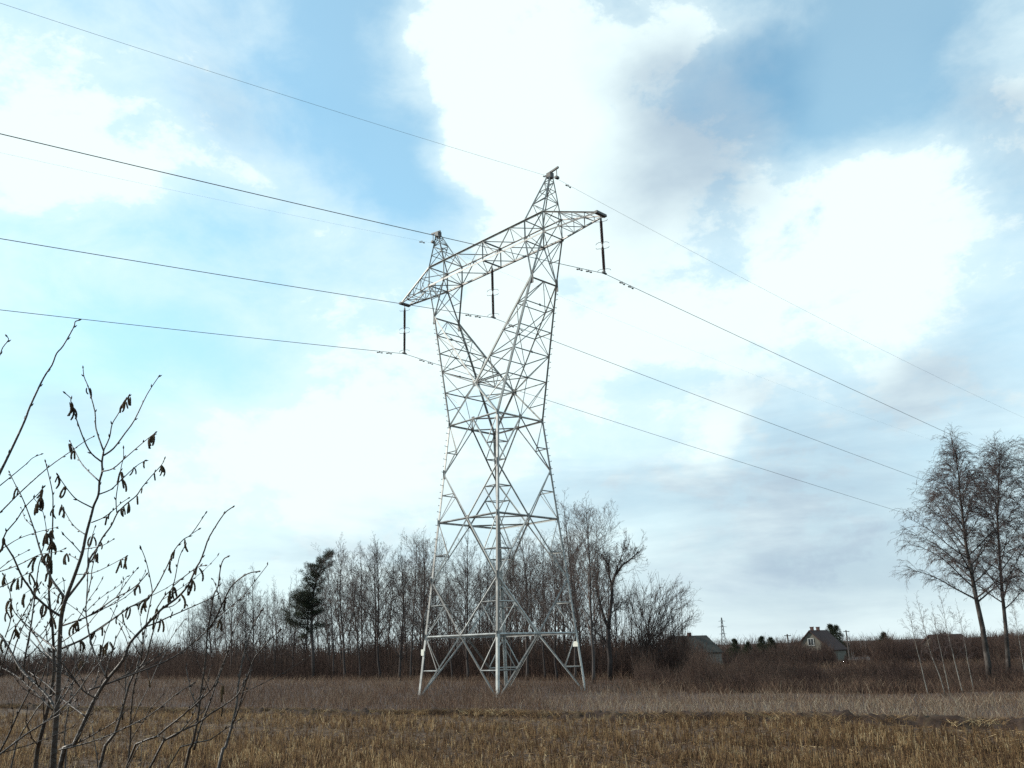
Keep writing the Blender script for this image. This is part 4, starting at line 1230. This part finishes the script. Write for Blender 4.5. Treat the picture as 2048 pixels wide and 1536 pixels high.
def build_mast():
    Y = 900.0; b = at(1448, 1290, Y); b.z = float(gz(b.x, Y)) - 0.5; t = at(1444, 1235, Y); H = t.z - b.z
    o = empty('distant_pylon', b); tag(o, 'tiny distant lattice pylon with three short crossarms on the skyline', 'pylon')
    lg = []
    for sx, sy in ((-1, -1), (1, -1), (1, 1), (-1, 1)):
        part('leg', polytube([(sx * 3.0, sy * 3.0, 0), (sx * 1.2, sy * 1.2, H * 0.5), (sx * 0.35, sy * 0.35, H)], [0.26, 0.22, 0.16], 4), M['wire'], o)
    for k in range(9):
        f0, f1 = k / 9, (k + 1) / 9; w0 = np.interp(f0, [0, 0.5, 1], [3.0, 1.2, 0.35]); w1 = np.interp(f1, [0, 0.5, 1], [3.0, 1.2, 0.35])
        for s in (-1, 1):
            part('lattice_brace', polytube([(-w0, s * w0, f0 * H), (w1, s * w1, f1 * H)], [0.13, 0.13], 4), M['wire'], o)
            part('lattice_brace', polytube([(w0, s * w0, f0 * H), (-w1, s * w1, f1 * H)], [0.13, 0.13], 4), M['wire'], o)
    for f, L in ((0.48, 3.6), (0.70, 4.6), (0.88, 3.4)):
        part('crossarm', polytube([(-L, 0, f * H), (0, 0, f * H + 0.5), (L, 0, f * H)], [0.14, 0.35, 0.14], 4), M['wire'], o)


build_mast()
for px_, Y_, top_, lab in ((1578, 150, 1268, 'dark utility pole on the skyline left of the gabled house'), (1697, 170, 1260, 'thin utility pole on the skyline right of the gabled house')):
    b = on_ground(px_, Y_, 0.3); hgt = at(px_, top_, Y_).z - b.z; o = empty('utility_pole', b); tag(o, lab, 'pole', 'utility poles by the houses')
    part('post', polytube([(0, 0, 0), (0, 0, hgt)], [0.15, 0.11], 8), M['wood'], o)
    part('crossbar', box_vf((0, -0.14, hgt - 0.25), 1.1, 0.1, 0.12), M['wood'], o)

# ------------------------------------------------------------------ hazel shrub in the left foreground
HY = 3.5
BR = [  # (points in photograph coordinates, width at start / end in millimetres, depth offset start / end)
    ([(100, 1620), (108, 1500), (116, 1380), (119, 1300), (122, 1240), (131, 1200), (146, 1160), (164, 1108), (172, 1070), (183, 1029), (188, 1010), (197, 989), (199, 963), (204.5, 943), (204, 924), (207, 904)], 32, 9, 0.0, -0.10),
    ([(207, 901), (192, 857), (190, 824), (179, 783), (176, 772), (168, 753), (166, 736)], 8, 4.5, -0.1, 0.0),
    ([(207, 901), (219, 875), (224, 849), (235, 830), (257, 793)], 7, 3.5, -0.1, -0.2),
    ([(207, 911), (227, 897), (249, 868), (269, 840), (294, 789), (317, 754)], 9, 4, -0.1, 0.05),
    ([(204, 924), (183, 907), (169, 882), (153.5, 840), (142, 804), (142, 797), (131, 787)], 8, 4, -0.1, -0.25),
    ([(204, 943), (226, 937), (248, 918), (279, 891), (297, 876), (310, 866)], 7, 3.5, -0.1, -0.25),
    ([(199, 963), (166, 931), (149, 900), (140, 883)], 7, 3.5, -0.1, 0.1),
    ([(197, 989), (220, 980), (233, 969), (270, 934), (289, 922)], 7, 3.5, -0.09, 0.12),
    ([(186, 1016), (155, 1000), (140, 985), (126, 966), (116, 951)], 7, 3.5, -0.08, -0.2),
    ([(183, 1045), (205, 1036), (226, 1021), (241, 1007), (256, 997)], 6, 3.5, -0.07, -0.2),
    ([(172, 1070), (153, 1057), (139, 1040), (124, 1012)], 6, 3.5, -0.06, 0.1),
    ([(164, 1108), (148, 1090), (128, 1070)], 5, 3.5, -0.05, -0.15),
    ([(160, 1122), (145, 1113), (134, 1108)], 5, 3, -0.05, 0.1),
    ([(168, 1098), (183, 1096), (207, 1090), (226, 1079)], 5, 3, -0.05, -0.2),
    ([(131, 1200), (153, 1172), (173, 1144), (180, 1117), (194, 1097), (205, 1075), (222, 1052), (234, 1027), (243, 1017), (256, 1005), (273, 991), (284, 975), (302, 953), (323, 930), (329, 918)], 14, 4, 0.05, 0.3),
    ([(234, 1028), (232, 1000), (236, 970), (243, 931), (247, 916), (247, 897)], 6, 3.5, 0.2, 0.1),
    ([(153, 1149), (185, 1146), (215, 1133), (252, 1113)], 5, 3, 0.05, -0.1),
    ([(130, 1196), (117, 1178), (102, 1156), (89, 1121), (82, 1105), (75, 1082), (68, 1058), (53, 1016), (40, 986), (30, 968), (19, 945)], 12, 4, 0.0, 0.2),
    ([(82, 1105), (87, 1094), (93, 1065), (87, 1028), (84, 1022)], 5, 3, 0.05, -0.1),
    ([(65, 1052), (50, 1038), (45, 1022), (42, 1016)], 5, 3, 0.1, 0.25),
    ([(70, 1545), (79, 1484), (93, 1429), (106, 1361), (108, 1324), (107, 1290), (104, 1242), (100, 1214), (98, 1176), (102, 1120), (105, 1060), (106, 1000), (104, 980), (99.6, 959), (91, 924)], 22, 4, 0.25, 0.1),
    ([(-20, 985), (0, 945), (27, 890), (50, 840), (60, 813), (87, 756), (104, 730), (113, 707), (126, 692), (147, 655), (150, 644), (156, 641)], 13, 5, -0.5, -0.4),
    ([(-20, 985), (0, 971), (50, 930), (65, 916), (81, 909)], 7, 4, 0.3, 0.4),
    ([(-20, 1042), (0, 1025), (40, 985), (95, 936), (138, 905), (169, 883), (185, 874)], 9, 4, 0.4, 0.3),
    ([(-12, 735), (0, 709), (6, 694), (17, 680), (14, 673)], 6, 4, -0.4, -0.4),
    ([(121, 1232), (98, 1217), (68, 1190), (62, 1179), (44, 1153), (27, 1115), (7, 1076), (33, 1040), (50, 1014), (75, 989), (87, 975)], 12, 4, 0.0, -0.3),
    ([(-10, 1106), (16, 1090), (38, 1077), (75, 1064), (112, 1055)], 6, 3, 0.2, 0.1),
    ([(-10, 1145), (25, 1118), (56, 1101)], 5, 3, 0.1, 0.0),
    ([(-10, 1146), (32, 1132), (70, 1113), (85, 1108), (112, 1104), (128, 1098)], 6, 3, -0.1, -0.2),
    ([(-10, 1178), (15, 1168), (44, 1152), (60, 1146)], 6, 3, -0.2, -0.2),
    ([(46, 1365), (50, 1317), (61, 1258), (67, 1214), (72, 1175), (77, 1135), (82, 1117)], 11, 5, 0.4, 0.3),
    ([(-15, 1400), (4, 1331), (18, 1290), (31, 1256), (45, 1232), (68, 1191), (80, 1168)], 10, 4, 0.2, 0.1),
    ([(-20, 1255), (0, 1269), (18, 1297), (41, 1338), (68, 1365), (96, 1394), (112, 1420)], 10, 14, 0.3, 0.05),
    ([(10, 1275), (22, 1236), (21, 1190), (12, 1160), (7, 1150)], 6, 3.5, 0.3, 0.3),
    ([(62, 1258), (38, 1235), (28, 1222), (20, 1200)], 6, 3.5, 0.4, 0.2),
    ([(62, 1258), (88, 1280), (104, 1292), (112, 1300)], 7, 10, 0.4, 0.1),
    ([(62, 1258), (76, 1280), (90, 1303), (108, 1320)], 6, 8, 0.4, 0.2),
    ([(-10, 1520), (16, 1473), (35, 1429), (68, 1363), (85, 1320), (102, 1297), (118, 1275)], 11, 4, 0.35, 0.3),
    ([(-15, 1520), (50, 1470), (100, 1437), (150, 1390), (178, 1350), (200, 1325), (226, 1300)], 8, 4, -0.4, -0.2),
    ([(118, 1545), (148, 1489), (175, 1429), (191, 1396), (213, 1361), (246, 1320), (260, 1286), (288, 1255), (318, 1223), (333, 1211), (356, 1194), (377, 1169), (392, 1136), (400, 1123), (409, 1100), (419, 1073), (447, 1029), (464, 1015)], 22, 5, -0.15, -0.1),
    ([(213, 1355), (198, 1325), (184, 1292), (173, 1238), (173, 1201), (182, 1160), (184, 1138), (192, 1105)], 9, 4, -0.12, 0.05),
    ([(173, 1200), (175, 1164), (176, 1105), (181, 1082), (190, 1055)], 6, 3.5, 0.0, 0.15),
    ([(126, 1251), (171, 1235), (205, 1214), (232, 1195), (254, 1184), (276, 1168), (292, 1150)], 9, 4, 0.02, -0.1),
    ([(123, 1297), (161, 1281), (191, 1262), (232, 1234), (260, 1214), (277, 1208), (298, 1194), (314, 1172), (334, 1133), (349, 1100), (368, 1078), (383, 1068), (411, 1027)], 11, 4, 0.02, 0.2),
    ([(383, 1068), (397, 1059)], 4, 3, 0.17, 0.17),
    ([(283, 1320), (285, 1290), (295, 1232), (304, 1188), (302, 1166), (295, 1133), (289, 1113), (282, 1096)], 7, 4, 0.3, 0.2),
    ([(314, 1216), (330, 1191), (346, 1173), (358, 1117), (370, 1091)], 6, 3.5, 0.1, 0.0),
    ([(346, 1172), (370, 1152), (394, 1135), (410, 1131)], 6, 3.5, 0.05, -0.05),
    ([(232, 1195), (260, 1155), (274, 1138)], 4.5, 3, 0.0, 0.1),
    ([(197, 1545), (230, 1467), (246, 1415), (257, 1374), (269, 1347), (291, 1318), (304, 1271), (318, 1227), (326, 1217), (345, 1212), (357, 1203)], 17, 4, 0.2, 0.2),
    ([(254, 1545), (262, 1429), (268, 1374), (279, 1334), (286, 1300), (285, 1270)], 11, 5, 0.5, 0.4),
    ([(251, 1400), (251, 1330), (256, 1290), (240, 1250)], 6, 4, 0.5, 0.5),
    ([(369, 1545), (385, 1489), (396, 1435), (402, 1385), (411, 1320), (415, 1264), (421, 1229), (428, 1189), (436, 1173), (441, 1136), (447, 1119), (454, 1114)], 14, 5, 0.0, -0.1),
    ([(417, 1258), (430, 1239), (449, 1199), (465, 1170), (494, 1148), (516, 1143)], 9, 5, -0.05, -0.2),
    ([(178, 1380), (210, 1369), (270, 1347), (333, 1322), (370, 1299), (400, 1274), (417, 1258), (440, 1238)], 9, 5, -0.1, 0.05),
    ([(388, 1500), (402, 1451), (421, 1402), (432, 1369), (450, 1322), (465, 1268), (480, 1239), (486, 1226)], 10, 4, 0.2, 0.2),
    ([(435, 1545), (451, 1495), (465, 1446), (473, 1410), (476, 1374), (485, 1320), (494, 1286), (502, 1262), (512, 1240), (524, 1221)], 15, 4.5, -0.1, 0.0),
    ([(466, 1446), (476, 1421), (492, 1364), (507, 1320), (519, 1303), (538, 1281), (559, 1262)], 9, 4, -0.1, -0.2),
    ([(249, 1545), (314, 1473), (364, 1432), (402, 1399), (426, 1374), (443, 1334), (455, 1306)], 11, 4, -0.2, -0.3),
    ([(295, 1545), (394, 1448), (465, 1399), (482, 1378), (490, 1362)], 10, 5, -0.25, -0.25),
    ([(330, 1545), (420, 1480), (460, 1452), (478, 1440)], 7, 4, 0.1, 0.0),
    ([(118, 1500), (160, 1490), (220, 1470), (300, 1430), (350, 1390), (385, 1368)], 7, 3.5, -0.3, -0.35),
    ([(105, 1420), (70, 1385), (30, 1350), (-10, 1330)], 7, 4, 0.1, 0.3),
    ([(172, 1434), (140, 1410), (120, 1395), (95, 1370), (60, 1345)], 7, 4, -0.15, 0.1),
    ([(191, 1396), (165, 1380), (140, 1345), (118, 1320), (100, 1300)], 7, 4, -0.15, -0.3),
    ([(20, 1545), (60, 1440), (95, 1395)], 9, 6, 0.5, 0.5),
    ([(130, 1545), (128, 1480), (138, 1410), (150, 1340), (152, 1300), (140, 1270)], 9, 4, 0.45, 0.5),
]
shrub = empty('hazel_shrub', (at(150, 1536, HY).x, HY, 0.0))
tag(shrub, 'leafless hazel shrub hung with brown catkins in the left foreground', 'shrub')
SO = shrub.location.copy()
BARK_PTS = []


def build_shrub():
    rd = random.Random(8)
    for pts, w0, w1, d0, d1 in BR:
        n = len(pts); q = []
        cum = [0]
        for i in range(1, n): cum.append(cum[-1] + math.hypot(pts[i][0] - pts[i - 1][0], pts[i][1] - pts[i - 1][1]))
        for i, (x, y) in enumerate(pts):
            f = cum[i] / cum[-1]; q.append(at(x, y, HY + d0 + (d1 - d0) * f) - SO)
        rr = [(w0 + (w1 - w0) * (c / cum[-1]) ** 0.8) / 2000 * 0.82 for c in cum]
        if pts[0][1] > 1536:                                    # runs on down to the root
            g = q[0]; foot = Vector((g.x * 0.55, g.y * 0.4, -0.05 - SO.z))
            q.insert(0, g.lerp(foot, 0.5) + Vector((0, 0, 0))); q.insert(0, foot); rr = [rr[0] * 1.25, rr[0] * 1.12] + rr
        # smooth the polyline and add the small bends of the nodes
        q2 = []; r2 = []
        for i in range(len(q) - 1):
            p0, p1, p2, p3 = q[max(i - 1, 0)], q[i], q[i + 1], q[min(i + 2, len(q) - 1)]
            for f in (0, 0.34, 0.67):
                a = p1 * 2 + (p2 - p0) * f + (p0 * 2 - p1 * 5 + p2 * 4 - p3) * f * f + (p1 * 3 - p0 - p2 * 3 + p3) * f ** 3
                q2.append(a * 0.5); r2.append(rr[i] + (rr[i + 1] - rr[i]) * f)
        q2.append(q[-1]); r2.append(rr[-1])
        vf = [polytube(q2, r2, 7)]
        # buds
        L = 0
        for i in range(1, len(q2)):
            L += (q2[i] - q2[i - 1]).length
            if r2[i] < 0.0048 and L > 0.05:
                L = 0; d = (q2[i] - q2[i - 1]).normalized(); s = rot_dir(d, 0.7, rd.uniform(0, 6.28))
                vf.append(polytube([q2[i], q2[i] + s * 0.006 + d * 0.002, q2[i] + s * 0.012 + d * 0.006], [0.0018, 0.0032, 0.0006], 5))
        e = q2[-1]; d = (q2[-1] - q2[-2]).normalized(); vf.append(polytube([e - d * 0.002, e + d * 0.006, e + d * 0.013], [0.002, 0.0036, 0.0008], 5))
        part('branch', join(vf), M['hazel'], shrub, True)
        BARK_PTS.append((q2, r2))
    # short side shoots on the lower stems
    for k in range(300):
        q2, r2 = rd.choice(BARK_PTS); i = rd.randint(1, len(q2) - 2)
        if q2[i].z + SO.z > 2.1 or r2[i] < 0.0022: continue
        d = (q2[i + 1] - q2[i]).normalized(); d = rot_dir(d, rd.uniform(0.5, 0.95), rd.uniform(0, 6.28)); d.z = abs(d.z) * 0.6 + 0.25; d.normalize()
        n = rd.randint(3, 6); p = q2[i]; pts = [p]; L = rd.uniform(0.1, 0.36)
        for j in range(n):
            d = (d + Vector((rd.gauss(0, 0.14), rd.gauss(0, 0.14), 0.06))).normalized(); p = p + d * (L / n); pts.append(p)
        r0 = min(0.0028, r2[i] * 0.6); vf = [polytube(pts, [r0 * (1 - 0.45 * j / n) for j in range(n + 1)], 5)]
        for j in range(1, n + 1):
            s = rot_dir(d, 0.7, rd.uniform(0, 6.28)); vf.append(polytube([pts[j], pts[j] + s * 0.006, pts[j] + s * 0.011 + d * 0.004], [0.0016, 0.0028, 0.0006], 4))
        part('shoot', join(vf), M['hazel'], shrub, True)
    # catkins: three shapes, hung one by one
    shapes = []
    for k in range(4):
        n = 11; L = 0.042 + 0.006 * k; bend = (0.0, 0.010, -0.008, 0.014)[k]; pts = []; rr = []
        for j in range(n + 1):
            f = j / n; pts.append(Vector((bend * math.sin(f * 2.6), bend * 0.5 * f * f, -L * f)))
            rr.append(0.0012 if j == 0 else (0.0040 + (0.0006 if j % 2 else -0.0003)) * (1 if 1 < j < n else 0.7))
        shapes.append(mesh('catkin', *polytube(pts, rr, 7), M['catkin'], True))
    CAT = [(142, 804, 2), (142, 818, 3), (176, 774, 2), (257, 795, 6), (247, 808, 4), (140, 886, 3), (146, 904, 2), (116, 953, 3), (127, 970, 3), (31, 972, 3), (88, 982, 5), (84, 996, 5), (77, 1008, 4), (104, 1012, 3), (124, 1012, 4), (297, 878, 2), (309, 868, 4), (270, 936, 2), (288, 924, 2), (309, 946, 1), (324, 932, 5), (284, 978, 1), (274, 994, 1), (247, 955, 2), (240, 943, 3), (243, 1012, 3), (256, 1004, 4), (226, 1023, 1), (209, 1034, 1),
           (104, 1062, 6), (101, 1085, 6), (98, 1105, 6), (103, 1122, 5), (97, 1142, 4), (92, 1066, 4), (113, 1066, 1), (133, 1110, 3), (190, 1070, 3), (207, 1082, 1), (196, 1104, 4), (237, 1123, 2), (252, 1113, 2), (71, 1118, 2), (4, 1072, 3), (9, 1150, 4), (37, 1160, 3), (45, 1156, 1), (60, 1147, 2), (80, 1160, 4), (67, 1170, 2),
           (370, 1080, 2), (350, 1100, 2), (341, 1125, 2), (395, 1138, 3), (390, 1157, 3), (377, 1172, 2), (365, 1186, 1), (276, 1164, 3), (287, 1197, 4), (294, 1187, 3), (337, 1180, 3), (347, 1178, 4), (311, 1216, 2), (302, 1230, 1), (451, 1202, 1), (442, 1240, 4), (327, 1237, 2), (343, 1225, 1), (240, 1230, 2), (262, 1220, 2), (209, 1250, 1), (198, 1268, 2), (205, 1288, 3), (214, 1277, 4), (163, 1284, 3), (148, 1250, 4), (82, 1212, 3), (94, 1238, 2), (32, 1205, 3), (10, 1222, 2), (16, 1197, 3), (45, 1190, 3), (25, 1255, 4), (5, 1282, 3), (170, 1320, 3), (25, 1325, 2), (120, 1188, 2), (123, 1204, 2), (452, 1374, 3), (300, 1366, 1), (252, 1424, 2), (456, 1412, 1)]
    allp = [p for q2, _ in BARK_PTS for p in q2]
    for x, y, n in CAT:
        best = None
        for p in allp:
            w = p + SO; k = w.y
            g = at(x, y, k)
            dd = (g - w).length
            if best is None or dd < best[0]: best = (dd, p, g - SO)
        p = best[1] if best[0] < 0.022 else best[2].lerp(best[1], 0.25)
        if best[0] >= 0.022:
            part('catkin_stalk', polytube([best[1], p], [0.0014, 0.001], 4), M['hazel'], shrub)
        for k in range(n):
            o = link(bpy.data.objects.new('catkin', rd.choice(shapes)), shrub)
            o.location = p + Vector((rd.gauss(0, 0.003), rd.gauss(0, 0.003), -0.001 - 0.007 * (k // 3) * rd.random()))
            o.rotation_euler = (rd.gauss(0, 0.16), rd.gauss(0, 0.2), rd.uniform(0, 6.28)); s = rd.uniform(0.65, 1.0); o.scale = (s, s, s)


build_shrub()
